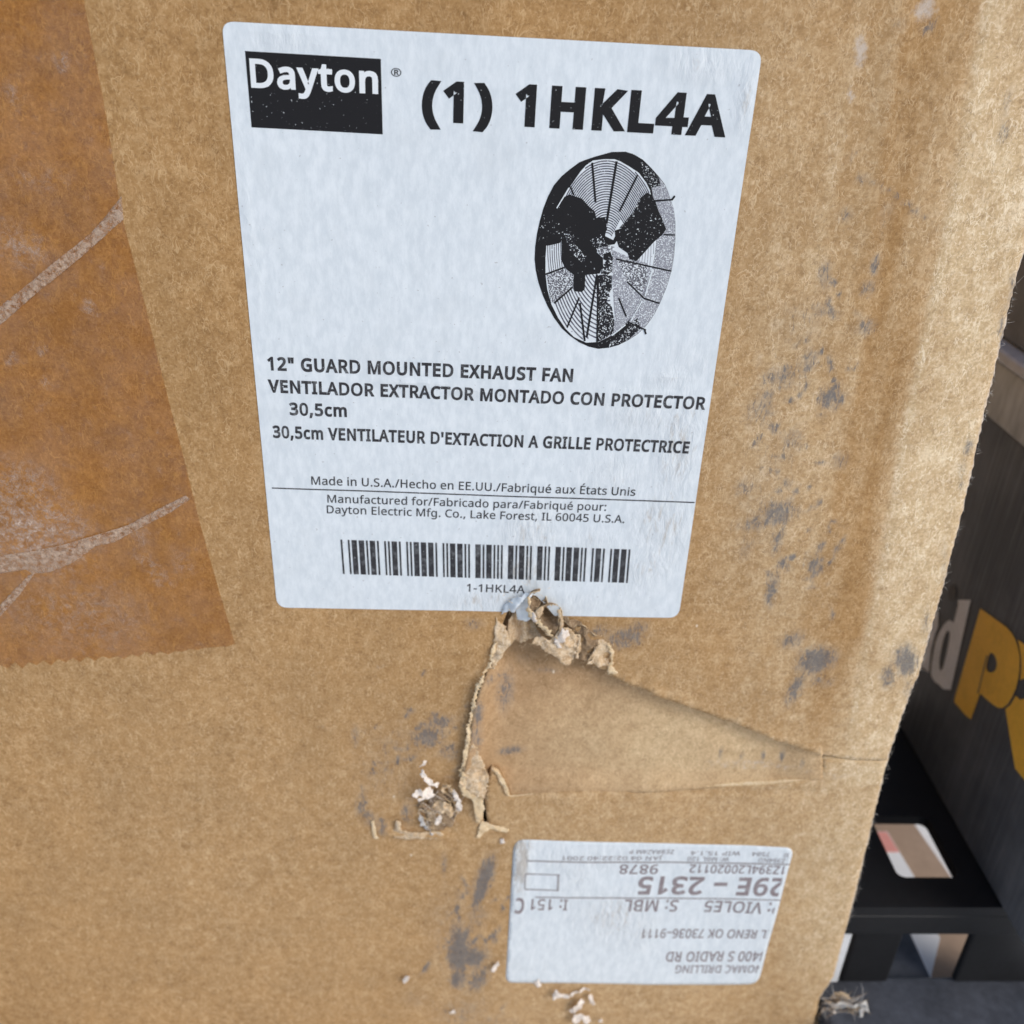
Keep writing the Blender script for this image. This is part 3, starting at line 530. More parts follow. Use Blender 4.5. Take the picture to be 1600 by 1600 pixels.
def depth_panel(x, z):
    d = 0.0011 * nz(x, z, 13, 3.1) + 0.0005 * nz(x, z, 40, 8.2)
    lab = smooth(-0.01, 0.0, x) * smooth(0.165, 0.15, x)
    d *= 1 - 0.5 * lab
    xc = float(np.interp(z, _cz, _cx))
    if z < _cz[0]: xc = _cx[0] - (z - _cz[0]) * 0.0
    if x > xc - 0.006:                                            # strip beyond the crease bends back
        t = x - xc; fade = smooth(P(1318, 1215)[2], P(1330, 1110)[2], z)
        d -= fade * (0.11 * (math.sqrt(max(t, 0) ** 2 + 0.0000025) - 0.0016) if t > 0 else 0)
        d -= fade * 0.0003 * math.exp(-((t + 0.001) / 0.0016) ** 2)
    xr = float(np.interp(z, _rz, _rx))
    d += 0.0004 * math.exp(-((x - xr) / 0.0035) ** 2) * smooth(P(1325, 640)[2], P(1340, 500)[2], z)
    e = xedge(z) - x; r = 0.0042                                  # rounded worn corner of the box
    if e < r: d -= r - math.sqrt(max(r * r - (r - max(e, 0)) ** 2, 0))
    # pressed-in line below the torn flap and the pulled dent round the hole
    d -= 0.0012 * math.exp(-((z - HINGE_Z) / 0.0022) ** 2) * smooth(0.085, 0.10, x) * smooth(0.235, 0.21, x)
    q = math.hypot((x - LUMP[0]) / 0.009, (z - LUMP[1]) / 0.009)
    d -= 0.0045 * math.exp(-q * q)
    a, b = P(600, 1300)[[0, 2]], P(700, 1306)[[0, 2]]
    if a[0] - .01 < x < b[0] + .01:
        t = z - (a[1] + (b[1] - a[1]) * (x - a[0]) / (b[0] - a[0]))
        g = smooth(a[0] - .004, a[0] + .002, x) * smooth(b[0] + .004, b[0] - .002, x)
        d += 0.0016 * g * math.exp(-(t / 0.0016) ** 2) - 0.0012 * g * math.exp(-((t - .004) / 0.003) ** 2)
    if TT_BOX[0] < x < TT_BOX[1] and TT_BOX[2] < z < TT_BOX[3]:       # the upper sheet's torn edge stands off a little
        zt = float(np.interp(x, _ttx, _ttz)); t = z - zt
        if t > -0.001: d += 0.0015 * math.exp(-max(t, 0) / 0.0035) * smooth(TT_BOX[1], TT_BOX[1] - .03, x) * (0.7 + 0.6 * nz(x, z, 190, 4))
    return d

# torn opening (photo pixels)
TEAR_LEFT = [(757, 1292), (749, 1262), (729, 1240), (722, 1214), (733, 1160), (741, 1100), (752, 1066), (766, 1040), (778, 1005), (785, 975), (793, 955)]
TEAR_TOP = [(806, 938), (824, 929), (838, 932), (850, 946), (868, 962), (885, 985), (905, 1012), (925, 1038), (950, 1049), (962, 1057), (985, 1068), (1010, 1077), (1034, 1088), (1060, 1097), (1085, 1106), (1110, 1117),
            (1150, 1131), (1175, 1141), (1200, 1151), (1226, 1160), (1250, 1169), (1290, 1179), (1340, 1186.5), (1392, 1190)]
TEAR_LOW = [(1392, 1192.5), (1340, 1190), (1286, 1186), (1283, 1217), (1200, 1227), (1000, 1237), (860, 1239), (797, 1245), (790, 1230), (779, 1211), (768, 1204), (760, 1225), (757, 1250), (762, 1288)]
_tt = xz(TEAR_TOP[8:])
_ttx = np.array([p[0] for p in _tt]); _ttz = np.array([p[1] for p in _tt])
TT_BOX = (_ttx.min(), _ttx.max(), _ttz.min() - .002, _ttz.max() + .02)
HOLE = xz(TEAR_LEFT + TEAR_TOP + TEAR_LOW)

DIRT = [(757, 1372, 16, 42, -12, 1), (752, 1392, 10, 30, -15, 1.25), (757, 1372, 12, 30, -12, 1.2), (716, 1490, 18, 34, 0, 1.3), (740, 1496, 22, 16, 0, 1.15), (712, 1530, 10, 16, 0, 1.1), (716, 1480, 22, 46, 0, .95), (738, 1492, 30, 24, 0, .85), (745, 1430, 24, 30, 0, .5), (748, 1530, 18, 26, -20, .8), (720, 1528, 14, 20, 0, .8), (700, 1460, 40, 90, 0, .35),
        (1275, 1032, 36, 26, 15, 1), (1282, 1030, 20, 14, 10, 1.15), (1420, 1040, 12, 18, 25, 1.15), (1243, 1078, 15, 32, -10, .85), (1238, 1000, 26, 16, 40, .7), (1285, 1065, 25, 15, 0, .5), (1418, 1036, 22, 34, 25, .95), (1390, 1062, 16, 24, 20, .8), (1425, 1085, 12, 30, 15, .6),
        (1222, 590, 45, 26, 10, .62), (1190, 640, 30, 40, 0, .55), (1238, 690, 20, 26, 0, .62), (1215, 800, 34, 26, 15, .85), (1165, 762, 22, 18, 0, .62), (1180, 815, 40, 16, 10, .65), (1212, 850, 12, 24, 0, .7), (1222, 878, 12, 10, 0, .8),
        (1205, 920, 12, 34, 0, .8), (1300, 622, 26, 26, 0, .72), (1275, 882, 14, 18, 0, .75), (1265, 560, 20, 25, 0, .6), (1312, 720, 18, 16, 0, .6), (1165, 855, 14, 26, 0, .5), (1195, 770, 60, 130, 0, .30),
        (1366, 415, 10, 22, 0, .85), (1355, 450, 16, 14, 0, .8), (1350, 510, 22, 16, 0, .7), (1288, 432, 14, 32, 10, .62), (1280, 485, 18, 14, 0, .6), (1250, 500, 50, 50, 0, .35), (1385, 330, 18, 40, 0, .4), (1570, 210, 14, 24, 0, .65), (1575, 160, 10, 30, 0, .5),
        (1405, 312, 80, 5, -29, .75), (1345, 280, 12, 8, 0, .75), (1320, 335, 20, 14, 0, .5), (1325, 250, 8, 30, -30, .4),
        (1520, 702, 10, 18, 0, .8), (1508, 750, 9, 40, 12, .5), (1590, 455, 8, 40, 14, .8), (1574, 520, 7, 50, 14, .7), (1480, 900, 8, 60, 14, .5), (1452, 985, 10, 40, 16, .6),
        (668, 1152, 34, 20, 20, .85), (685, 1130, 40, 12, 20, .7), (700, 1175, 22, 18, 0, .6), (625, 1165, 60, 45, 0, .34), (555, 1150, 8, 22, 0, .62), (565, 1255, 10, 26, -10, .75), (575, 1278, 14, 16, 0, .7), (595, 1290, 12, 20, 0, .7), (635, 1275, 14, 24, 0, .6), (600, 1210, 70, 80, 0, .3),
        (978, 996, 40, 20, 15, .75), (1000, 980, 20, 14, 30, .6), (940, 985, 22, 12, 0, .6), (740, 975, 20, 12, 0, .55), (720, 1580, 60, 30, 30, .42), (770, 1600, 60, 20, 0, .4), (1365, 1300, 8, 34, 14, .55), (650, 1560, 30, 20, 0, .3), (1300, 1560, 14, 26, 0, .6), (1405, 40, 20, 20, 0, .4), (1452, 40, 20, 14, 40, .6)]
SCUFF = [(1345, 80, 14, 40, 8, .8), (1330, 150, 9, 26, 12, .7), (1445, 15, 26, 22, 20, .85), (1310, 1213, 28, 8, 0, .5)]
_dust_light = blobs([(1520, 800, 120, 560, 12, 1), (1540, 380, 150, 420, 12, 1), (1440, 860, 90, 330, 12, 1), (1330, 1380, 150, 300, 8, 1), (1380, 1350, 130, 330, 10, 1), (1250, 700, 160, 620, 6, .62), (1300, 200, 300, 260, 0, .5), (1040, 1250, 420, 240, 0, .45), (1000, 1560, 420, 140, 0, .45), (500, 1400, 520, 420, 0, .22), (1250, 1280, 200, 120, 0, .6)])  # dust and fading; lower-right patches paint in light bounced off the ground
_dust_light0 = _dust_light
def _dust_light(x, z):
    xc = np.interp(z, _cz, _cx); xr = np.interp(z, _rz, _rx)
    r = _dust_light0(x, z) * 0.72
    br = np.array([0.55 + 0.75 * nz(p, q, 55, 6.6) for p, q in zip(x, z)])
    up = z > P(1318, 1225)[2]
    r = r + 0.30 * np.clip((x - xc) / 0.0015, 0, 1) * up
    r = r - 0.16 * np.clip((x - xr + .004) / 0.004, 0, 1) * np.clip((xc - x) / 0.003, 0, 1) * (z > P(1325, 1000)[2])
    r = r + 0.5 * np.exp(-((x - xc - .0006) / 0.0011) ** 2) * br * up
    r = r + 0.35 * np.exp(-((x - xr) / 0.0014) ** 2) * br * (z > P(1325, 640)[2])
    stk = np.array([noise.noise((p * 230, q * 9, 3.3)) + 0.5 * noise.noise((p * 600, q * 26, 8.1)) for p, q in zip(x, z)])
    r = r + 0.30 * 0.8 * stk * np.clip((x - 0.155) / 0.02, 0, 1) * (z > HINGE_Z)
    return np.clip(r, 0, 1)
rs = random.Random(21)
for _ in range(95):                                               # short rubbed strokes in two vertical trails
    t = rs.random(); cx_, cy_ = rs.choice([(1262 - 70 * t, 470 + 470 * t), (1330 - 60 * t, 430 + 480 * t), (1215, 560 + 330 * t), (1240 + 40 * t, 540 + 380 * t)])
    DIRT.append((cx_ + rs.gauss(0, 20), cy_ + rs.gauss(0, 14), rs.uniform(2.5, 5), rs.uniform(6, 17), rs.choice([rs.gauss(-8, 14), rs.gauss(70, 25)]), rs.uniform(.6, 1.0)))
for _ in range(40):
    DIRT.append((rs.gauss(650, 55), rs.gauss(1165, 45), rs.uniform(2.5, 5), rs.uniform(6, 18), rs.gauss(-65, 20), rs.uniform(.45, .8)))
for _ in range(26):
    DIRT.append((rs.gauss(740, 26), rs.gauss(1450, 60), rs.uniform(3, 6), rs.uniform(8, 22), rs.gauss(-15, 30), rs.uniform(.6, 1)))
_dirt = blobs(DIRT); _scuff0 = blobs(SCUFF)
def _scuff(x, z):
    e = np.interp(z, _ez, _ex) - x
    w = np.array([0.5 + 0.5 * nz(0.0, q, 60, 2.2) for q in z])
    return np.maximum(_scuff0(x, z), np.clip(1.5 - e / 0.0026, 0, 1) * (0.6 + 0.6 * w) * (z > 0.03))

VIEW = (-0.165, 0.26, -0.01, 0.47)
box = thing('cardboard_box', 'large scuffed brown cardboard box with a white fan label and a torn front', 'cardboard box', (0.0, 0.18, 0.0))
BX = Matrix.Translation((0.0, 0.18, 0.0)).inverted()
PANEL = [(BOX_LEFT, BOX_BOTTOM), (EDGE_XZ[-1][0], BOX_BOTTOM)] + [p for p in EDGE_XZ[::-1] if p[1] > BOX_BOTTOM + .004] + [(EDGE_XZ[0][0] - .001, BOX_TOP), (BOX_LEFT, BOX_TOP)]

def to_box(o):
    o.parent = box; o.matrix_parent_inverse = BX
    return o

panel = to_box(sheet('front_panel', PANEL, 0.0019, depth_panel, None, [m_card, m_edge], [HOLE], {'dirt': _dirt, 'dust_light': _dust_light, 'scuff': _scuff}, 0.0042, 1, fine=VIEW))

m_side = m_card
XR = 0.2435
def zero_attrs(o):
    return o
to_box(boxobj('side_panel', None, [m_card], BOX_LEFT - .0005, BOX_LEFT + .0035, 0.006, BOX_DEPTH, BOX_BOTTOM, BOX_TOP))
to_box(boxobj('side_panel', None, [m_card], XR - .006, XR - .002, 0.0056, BOX_DEPTH, BOX_BOTTOM, BOX_TOP))
to_box(boxobj('back_panel', None, [m_card], BOX_LEFT + .004, XR - .0065, BOX_DEPTH - .004, BOX_DEPTH, BOX_BOTTOM, BOX_TOP))
to_box(boxobj('top_panel', None, [m_card], BOX_LEFT + .004, XR - .0065, 0.007, BOX_DEPTH - .0045, BOX_TOP - .004, BOX_TOP - .0005))
to_box(boxobj('bottom_panel', None, [m_card], BOX_LEFT + .004, XR - .0065, 0.007, BOX_DEPTH - .0045, BOX_BOTTOM, BOX_BOTTOM + .004))
# the crushed corner edge that shows below and beside the front panel
m_dark = simple('box_interior', (0.09, 0.065, 0.045), 0.9, 0.1)

# ---- torn flap: hinged on the pressed line, pushed in at the top, its left edge sprung outwards
FLAP = xz([(796, 1246), (790, 1231), (779, 1211), (768, 1206), (760, 1225), (748, 1262), (729, 1241), (722, 1213), (733, 1160), (741, 1100), (752, 1066), (766, 1040), (778, 1010), (800, 975), (840, 960), (900, 1000), (960, 1035), (1060, 1075), (1150, 1110),
           (1250, 1150), (1285, 1168), (1286, 1218), (1200, 1230), (1000, 1241), (860, 1243)])
_fl = xz([(722, 1213), (733, 1160), (741, 1100), (752, 1066), (766, 1040), (778, 1010)])
_flz = np.array([p[1] for p in _fl]); _flx = np.array([p[0] for p in _fl])
Z1055 = P(830, 1060)[2]
def depth_flap(x, z):
    h = max(0.0, z - HINGE_Z)
    xl = float(np.interp(z, _flz, _flx))
    inn = 0.0028 * smooth(0.0, 0.010, h) + 0.035 * h + (0.55 * (z - Z1055) if z > Z1055 else 0)
    right = smooth(0.222, 0.13, x)
    left = math.exp(-((x - xl) / 0.007) ** 2)
    d = -0.0008 - inn * (0.22 + 0.78 * smooth(0.2335, 0.205, x))
    up = smooth(HINGE_Z - .012, HINGE_Z + .01, z) * smooth(Z1055 + .02, Z1055 - .005, z)
    d = d * (1 - left * up) + left * up * 0.0034
    k = smooth(0.200, 0.218, x)
    d = d * (1 - k) + k * (depth_panel(x, z) + 0.00012)
    return d + (1 - k) * 0.0005 * nz(x, z, 60, 5)
flap_dirt = blobs([(790, 1090, 18, 40, 0, .7), (748, 1110, 10, 26, 0, .8), (745, 1150, 12, 30, 0, .65), (800, 1183, 24, 8, 10, .8), (775, 1060, 22, 10, 0, .5), (1130, 1188, 5, 12, 0, .7), (1163, 1192, 4, 10, 0, .7), (1196, 1193, 4, 11, 0, .85), (1226, 1190, 5, 12, 0, .85), (1255, 1196, 4, 9, 0, .7), (860, 1062, 30, 5, 0, .5), (820, 1040, 30, 20, 0, .3)])
flap = sheet('torn_flap', FLAP, 0.0012, depth_flap, panel, [m_flap, m_edge], (), {'dirt': flap_dirt, 'dust_light': blobs([(1100, 1170, 260, 90, 0, .7)]), 'scuff': blobs([(1180, 1205, 120, 10, 0, .5)])}, 0.0007, 1, 0.00010)
flap['label'] = 'torn cardboard flap folded into the box below the white fan label'

def patch(name, pts, depths, m, amp=0.0005, bulge=0.0, res=0.0007, thick=0.00025, flute=0.0, seed=0.0, org=None, sc_=1.0, parent=None, jit=0.0002, base=False, fold=1.3):
    """a scrap of torn paper: photo-pixel outline, each point so many mm in front of the face"""
    if org: pts = [(org[0] + x * sc_, org[1] + y * sc_) for x, y in pts]
    W = np.array([P(u, v, d / 1000 + (depth_panel(*P(u, v)[[0, 2]]) if base else 0)) for (u, v), d in zip(pts, depths)]); Q = W[:, [0, 2]]; dd = np.array(depths) / 1000
    cen = Q.mean(0); rad = np.linalg.norm(Q - cen, axis=1).mean()
    def dep(x, z):
        r2 = (Q[:, 0] - x) ** 2 + (Q[:, 1] - z) ** 2 + 1e-9
        w = 1 / r2 ** 1.3; d = float((w * dd).sum() / w.sum())
        q = math.hypot(x - cen[0], z - cen[1]) / rad
        d += bulge / 1000 * max(0, 1 - q * q)
        d += amp * (nz(x, z, 260, seed) + 0.6 * nz(x, z, 620, seed + 3) + fold * (0.5 - 2.2 * abs(nz(x, z, 210, seed + 9))))
        if base: d += depth_panel(x, z)
        if flute: d += flute / 1000 * math.sin((x - cen[0]) * 2 * math.pi / 0.006)
        return d
    return sheet(name, [tuple(q) for q in Q], res, dep, parent or panel, [m, m_edge], (), None, thick, 1, jit)

# paper torn up over the top of the opening: read from an 8x enlargement at (770, 910)
Z = dict(org=(770, 910), sc_=1 / 8)
patch('torn_paper', [(180, 640), (195, 440), (280, 350), (440, 470), (660, 680), (500, 730), (330, 760), (200, 790)], [-2, -2.5, -4, -4, -1.5, -.5, -.5, -1], m_torn, .0006, -1.6, flute=1.6, seed=1, **Z)
patch('torn_paper', [(100, 395), (150, 270), (250, 180), (400, 125), (520, 110), (470, 190), (380, 215), (300, 300), (270, 370), (180, 370)], [.5, 1, 1.5, 2.0, 2.4, 4, 4, 4, 3.4, 2], m_label, .0003, .8, seed=2, **Z)
patch('torn_paper', [(280, 330), (340, 220), (440, 180), (470, 310), (510, 440), (430, 480), (300, 460)], [0, .8, 4.2, 3.6, 2.2, .2, -1], m_label, .0006, -2.0, seed=3, **Z)
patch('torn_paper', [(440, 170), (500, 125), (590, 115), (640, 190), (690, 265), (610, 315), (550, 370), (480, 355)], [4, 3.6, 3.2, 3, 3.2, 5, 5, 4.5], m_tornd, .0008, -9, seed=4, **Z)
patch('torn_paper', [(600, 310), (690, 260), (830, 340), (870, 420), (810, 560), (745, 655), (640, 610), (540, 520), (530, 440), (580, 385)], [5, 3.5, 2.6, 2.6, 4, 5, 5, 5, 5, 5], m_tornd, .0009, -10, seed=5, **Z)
patch('torn_paper', [(425, 190), (455, 180), (470, 330), (540, 430), (650, 560), (745, 650), (735, 690), (620, 590), (510, 480), (440, 360)], [4.6, 4.8, 5.2, 5.4, 5.6, 5.6, 4.6, 4.4, 4.2, 4.2], m_edge, .0005, .3, seed=6, jit=.0004, **Z)
patch('torn_paper', [(480, 380), (530, 400), (560, 480), (545, 540), (500, 500)], [5.2, 6, 6, 5.4, 5], m_pulp, .0006, .2, seed=26, jit=.0004, **Z)
patch('torn_paper', [(550, 330), (610, 300), (640, 330), (610, 400), (570, 460), (540, 420)], [5.6, 6.2, 5.8, 5.4, 5.2, 5.4], m_torn, .0006, .2, seed=27, jit=.0003, **Z)
patch('torn_paper', [(800, 330), (850, 370), (885, 470), (870, 560), (835, 600), (845, 480), (820, 400)], [3.4, 3.4, 3.6, 4.4, 5, 4.2, 3.6], m_torn, .0005, .2, seed=28, jit=.0003, **Z)
patch('torn_paper', [(1040, 640), (1090, 650), (1100, 800), (1070, 960), (1030, 960), (1060, 800)], [3.2, 2.6, 2.4, 2.8, 3.0, 3.2], m_torn, .0006, .3, seed=29, jit=.0003, **Z)
patch('torn_paper', [(720, 715), (790, 640), (890, 560), (960, 580), (1040, 640), (1055, 800), (1020, 950), (930, 1050), (760, 930), (600, 790), (480, 755), (530, 690), (620, 670)], [4.5, 5.2, 4.6, 3.6, 3.0, 2.8, 2.6, 2.8, 3.2, 3.6, 3.8, 4, 4.2], m_torn, .0008, 1.0, seed=7, fold=1.3, jit=.00028, **Z)
patch('torn_paper', [(770, 700), (850, 600), (930, 570), (950, 640), (880, 740), (810, 810)], [6, 6.4, 5.8, 5.8, 6, 5.6], m_pulp, .0010, .2, seed=17, jit=.0007, thick=.0001, **Z)
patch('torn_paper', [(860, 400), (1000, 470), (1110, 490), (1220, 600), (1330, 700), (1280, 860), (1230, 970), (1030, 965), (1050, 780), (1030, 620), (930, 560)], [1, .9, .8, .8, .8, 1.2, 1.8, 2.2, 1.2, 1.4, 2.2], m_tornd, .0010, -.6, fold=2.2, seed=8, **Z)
patch('torn_paper', [(1170, 1015), (1300, 1045), (1440, 1055), (1450, 1000), (1490, 860), (1410, 740), (1320, 690), (1265, 850), (1190, 960)], [2.4, 2.2, 1.8, 1.4, 1, .8, .8, 1.6, 2.2], m_torn, .0008, -.4, fold=1.3, jit=.0003, seed=9, **Z)
patch('torn_paper', [(1440, 1130), (1600, 1230), (1620, 1180), (1500, 1060), (1510, 850), (1450, 760), (1430, 800), (1480, 900), (1450, 1030)], [1.4, .8, .6, 1.0, .8, .4, .6, 1.4, 1.6], m_edge, .0005, .1, seed=19, jit=.0004, **Z)
patch('torn_paper', [(45, 430), (95, 520), (170, 560), (200, 700), (190, 800), (120, 910), (30, 1070), (-30, 1090), (-10, 880), (20, 640)], [.3, .8, .8, .8, .7, 1, 1.2, .4, .3, .3], m_torn, .0004, .6, seed=10, **Z)
# pale torn rim down the left of the flap and the two tags at its foot
rim = [(777, 1004), (766, 1040), (751, 1068), (741, 1100), (733, 1160), (722, 1214)]
rpts = [(x + 1, y) for x, y in rim] + [(x - 5 - (i % 2), y) for i, (x, y) in enumerate(rim[::-1])]
patch('torn_paper', rpts, [1.2, 2.2, 3.2, 3.8, 3.8, 3] * 1 + [2.4, 3.0, 3.0, 2.4, 1.4, .8], m_edge, .0006, 0, res=.0006, seed=11, jit=.0004, thick=.00015)
patch('torn_paper', [(724, 1205), (732, 1150), (752, 1185), (763, 1210), (757, 1248), (742, 1240), (728, 1243), (719, 1225)], [2.8, 3.4, 2.4, 1.8, 2.2, 2.8, 3, 2.8], m_torn, .0007, .6, seed=12, fold=2, jit=.0004)
patch('torn_paper', [(717, 1228), (722, 1206), (728, 1212), (727, 1234), (744, 1243), (742, 1249), (724, 1244)], [3, 3.4, 3.6, 3.4, 3.4, 3, 3], m_edge, .0003, 0, res=.0005, seed=22)
patch('torn_paper', [(738, 1246), (753, 1243), (757, 1262), (751, 1285), (744, 1287), (741, 1266)], [1.6, 1.6, 1.4, 1, .8, 1.2], m_edge, .0003, .4, res=.0005, seed=13)
patch('torn_paper', [(752, 1283), (775, 1290), (796, 1296), (792, 1301), (768, 1296), (757, 1300), (750, 1310), (745, 1308), (748, 1295)], [.8, .6, .3, .3, .6, .8, .6, .5, .6], m_edge, .0003, .2, res=.0006, seed=14)
patch('torn_paper', [(770, 1203), (781, 1210), (792, 1228), (797, 1244), (792, 1244), (786, 1229), (777, 1214)], [1, 1.4, 1.4, .8, .8, 1, .8], m_edge, .0002, 0, res=.0005, seed=15)

# ---- gouged hole with a tuft of ripped pulp
L8 = dict(org=(620, 1180), sc_=180 / 1600)
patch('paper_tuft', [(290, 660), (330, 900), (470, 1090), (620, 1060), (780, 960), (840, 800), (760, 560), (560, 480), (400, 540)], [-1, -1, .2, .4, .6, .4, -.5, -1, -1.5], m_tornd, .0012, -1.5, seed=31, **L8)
tufts = [([(200, 560), (330, 490), (440, 460), (540, 540), (500, 600), (400, 590), (300, 660), (290, 620), (360, 560), (230, 585)], [7, 7, 5, 4, 4.5, 5, 7.5, 7.5, 6, 7], m_pulp),
         ([(310, 150), (390, 80), (420, 100), (400, 150), (330, 165)], [5, 5.5, 5.5, 5, 5], m_pulp),
         ([(330, 235), (380, 230), (420, 310), (500, 350), (590, 380), (560, 430), (460, 400), (390, 350), (340, 300)], [6, 6, 5.5, 5, 4, 4, 4.5, 5.5, 6], m_pulp),
         ([(620, 440), (680, 380), (760, 420), (780, 500), (730, 520), (700, 450), (660, 520), (630, 510)], [3, 4.5, 4.5, 3.5, 3.2, 3.5, 3, 2.5], m_torn),
         ([(770, 480), (830, 520), (880, 640), (900, 760), (860, 830), (820, 780), (830, 660), (780, 560)], [3.5, 4.5, 4.5, 3.5, 2.5, 2.5, 3.5, 3.2], m_pulp),
         ([(480, 720), (560, 640), (680, 640), (770, 720), (790, 820), (740, 860), (660, 780), (560, 800), (500, 760)], [2.5, 4, 4.2, 3.4, 2.8, 2.6, 3, 2.6, 2.4], m_torn),
         ([(540, 880), (600, 850), (630, 890), (590, 950), (540, 940)], [3.4, 3.8, 3.8, 3.2, 3.2], m_pulp),
         ([(300, 680), (350, 640), (420, 700), (470, 650), (500, 720), (420, 800), (330, 790)], [1.5, 2, 1.2, 2.2, 2, 1, .8], m_tornd),
         ([(560, 520), (640, 530), (700, 600), (640, 640), (580, 600)], [2.5, 3, 3, 2.5, 2.4], m_tornd),
         ([(420, 800), (520, 790), (560, 860), (540, 960), (450, 900)], [.6, 1.5, 1.8, 1.2, .6], m_torn),
         ([(300, 800), (350, 860), (430, 1000), (510, 1090), (480, 1110), (380, 1010), (300, 890)], [.6, .9, .8, .7, .7, .6, .5], m_wear)]
for k, (a, b, m_) in enumerate(tufts):
    patch('paper_tuft', a, b, m_, .0011, .2, res=.0005, seed=40 + k, thick=.00014, jit=.00034, **L8)
patch('torn_paper', [(613, 1303), (619, 1282), (626, 1284), (628, 1297), (650, 1300), (690, 1302), (696, 1306), (680, 1310), (640, 1310), (616, 1310)], [.5, .6, .6, .8, .9, .7, .4, .4, .5, .5], m_torn, .0004, .4, seed=61)
patch('torn_paper', [(580, 1283), (584, 1282), (588, 1304), (592, 1310), (585, 1311), (581, 1300)], [.4, .5, .6, .4, .4, .5], m_edge, .0002, .2, res=.0005, seed=62)
# ---- small pale scraps standing off the lower part of the box
for k, (pp, dd) in enumerate([([(628, 1532), (634, 1525), (640, 1525), (637, 1533), (630, 1536)], 2.2), ([(766, 1517), (771, 1508), (779, 1504), (780, 1509), (773, 1518)], 2.6), ([(700, 1580), (709, 1577), (712, 1581), (703, 1584)], 1.4),
                              ([(862, 1552), (870, 1545), (876, 1552), (890, 1556), (888, 1561), (872, 1559), (864, 1561)], 2.6), ([(889, 1580), (900, 1570), (908, 1561), (913, 1565), (905, 1577), (893, 1585)], 3.2), ([(918, 1557), (924, 1555), (930, 1568), (928, 1573), (922, 1566)], 2.4),
                              ([(898, 1584), (908, 1582), (920, 1588), (924, 1596), (916, 1600), (908, 1592), (900, 1602), (894, 1596)], 3.2), ([(934, 1592), (940, 1590), (942, 1596), (936, 1597)], 1.8), ([(890, 1553), (908, 1546), (922, 1545), (920, 1548), (906, 1550), (892, 1557)], 1.2), ([(834, 1536), (842, 1530), (846, 1540), (840, 1543)], .8), ([(780, 1312), (786, 1309), (790, 1316), (784, 1318)], .8), ([(1440, 1585), (1443, 1584), (1444, 1588)], .3)][:-1]):
    patch('paper_scrap', pp, [dd * (0.55 + 0.9 * random.random()) for _ in pp], m_pulp, .0006, .3, res=.0004, seed=70 + k, jit=.00025, thick=.00012, base=True)

# ------------------------------------------------------------------ packing tape
def tape_mats():
    m, nt, bs = mat('clear_packing_tape')
    out = nt.nodes['Material Output']
    vec = node(nt, 'ShaderNodeTexCoord').outputs['Object']
    sc_n = ntex(nt, mapping(nt, vec, (0, 0, 0), (0, 0.5, 0), (1, 1, 1)), 190, 5, 0.7, 1.6)
    tr = node(nt, 'ShaderNodeBsdfTransparent'); 
    tint = mixc(nt, rng_(nt, ntex(nt, vec, 45, 4, 0.6), 0.3, 0.7), (0.865, 0.715, 0.43, 1), (0.90, 0.755, 0.49, 1))
    nt.links.new(tint, tr.inputs[0])
    gl = node(nt, 'ShaderNodeBsdfGlossy', None, Color=(1, 1, 1, 1), Roughness=0.2)
    b = node(nt, 'ShaderNodeBump', None, Strength=0.9, Distance=0.0010, Height=ntex(nt, vec, 150, 5, 0.65)); nt.links.new(b.outputs[0], gl.inputs['Normal'])
    df = node(nt, 'ShaderNodeBsdfDiffuse', None, Color=(0.62, 0.47, 0.36, 1))
    line = rng_(nt, math_(nt, 'ABSOLUTE', math_(nt, 'SUBTRACT', sc_n, 0.5)), 0.035, 0.0)
    sm = math_(nt, 'MULTIPLY', attr(nt, 'scuff'), math_(nt, 'ADD', math_(nt, 'MULTIPLY', line, 0.5), rng_(nt, ntex(nt, vec, 300, 4, 0.7), 0.42, 0.72, 0.0, 0.62)))
    faint = math_(nt, 'MULTIPLY', rng_(nt, ntex(nt, vec, 240, 5, 0.72), 0.56, 0.78), 0.22)
    x1 = node(nt, 'ShaderNodeMixShader', None, Fac=math_(nt, 'ADD', sm, faint, True)); nt.links.new(tr.outputs[0], x1.inputs[1]); nt.links.new(df.outputs[0], x1.inputs[2])
    x2 = node(nt, 'ShaderNodeMixShader', None, Fac=math_(nt, 'MULTIPLY', rng_(nt, ntex(nt, vec, 60, 4, 0.6), 0.35, 0.65, 0.5, 1.0), 0.085)); nt.links.new(x1.outputs[0], x2.inputs[1]); nt.links.new(gl.outputs[0], x2.inputs[2])
    nt.links.new(x2.outputs[0], out.inputs['Surface'])
    m2, nt, bs = mat('lifted_tape_wrinkle')
    out = nt.nodes['Material Output']
    vec = node(nt, 'ShaderNodeTexCoord').outputs['Object']
    tr = node(nt, 'ShaderNodeBsdfTransparent', None, Color=(0.97, 0.93, 0.88, 1))
    bs.inputs['Base Color'].default_value = (0.64, 0.49, 0.37, 1); bs.inputs['Roughness'].default_value = 0.22
    b = node(nt, 'ShaderNodeBump', None, Strength=0.8, Distance=0.0008, Height=ntex(nt, vec, 700, 4, 0.6)); nt.links.new(b.outputs[0], bs.inputs['Normal'])
    f = rng_(nt, ntex(nt, vec, 620, 5, 0.72), 0.32, 0.72, 0.04, 0.72)
    x1 = node(nt, 'ShaderNodeMixShader', None, Fac=f); nt.links.new(tr.outputs[0], x1.inputs[1]); nt.links.new(bs.outputs[0], x1.inputs[2])
    nt.links.new(x1.outputs[0], out.inputs['Surface'])
    return m, m2
m_tape, m_wrink = tape_mats()
saw = []
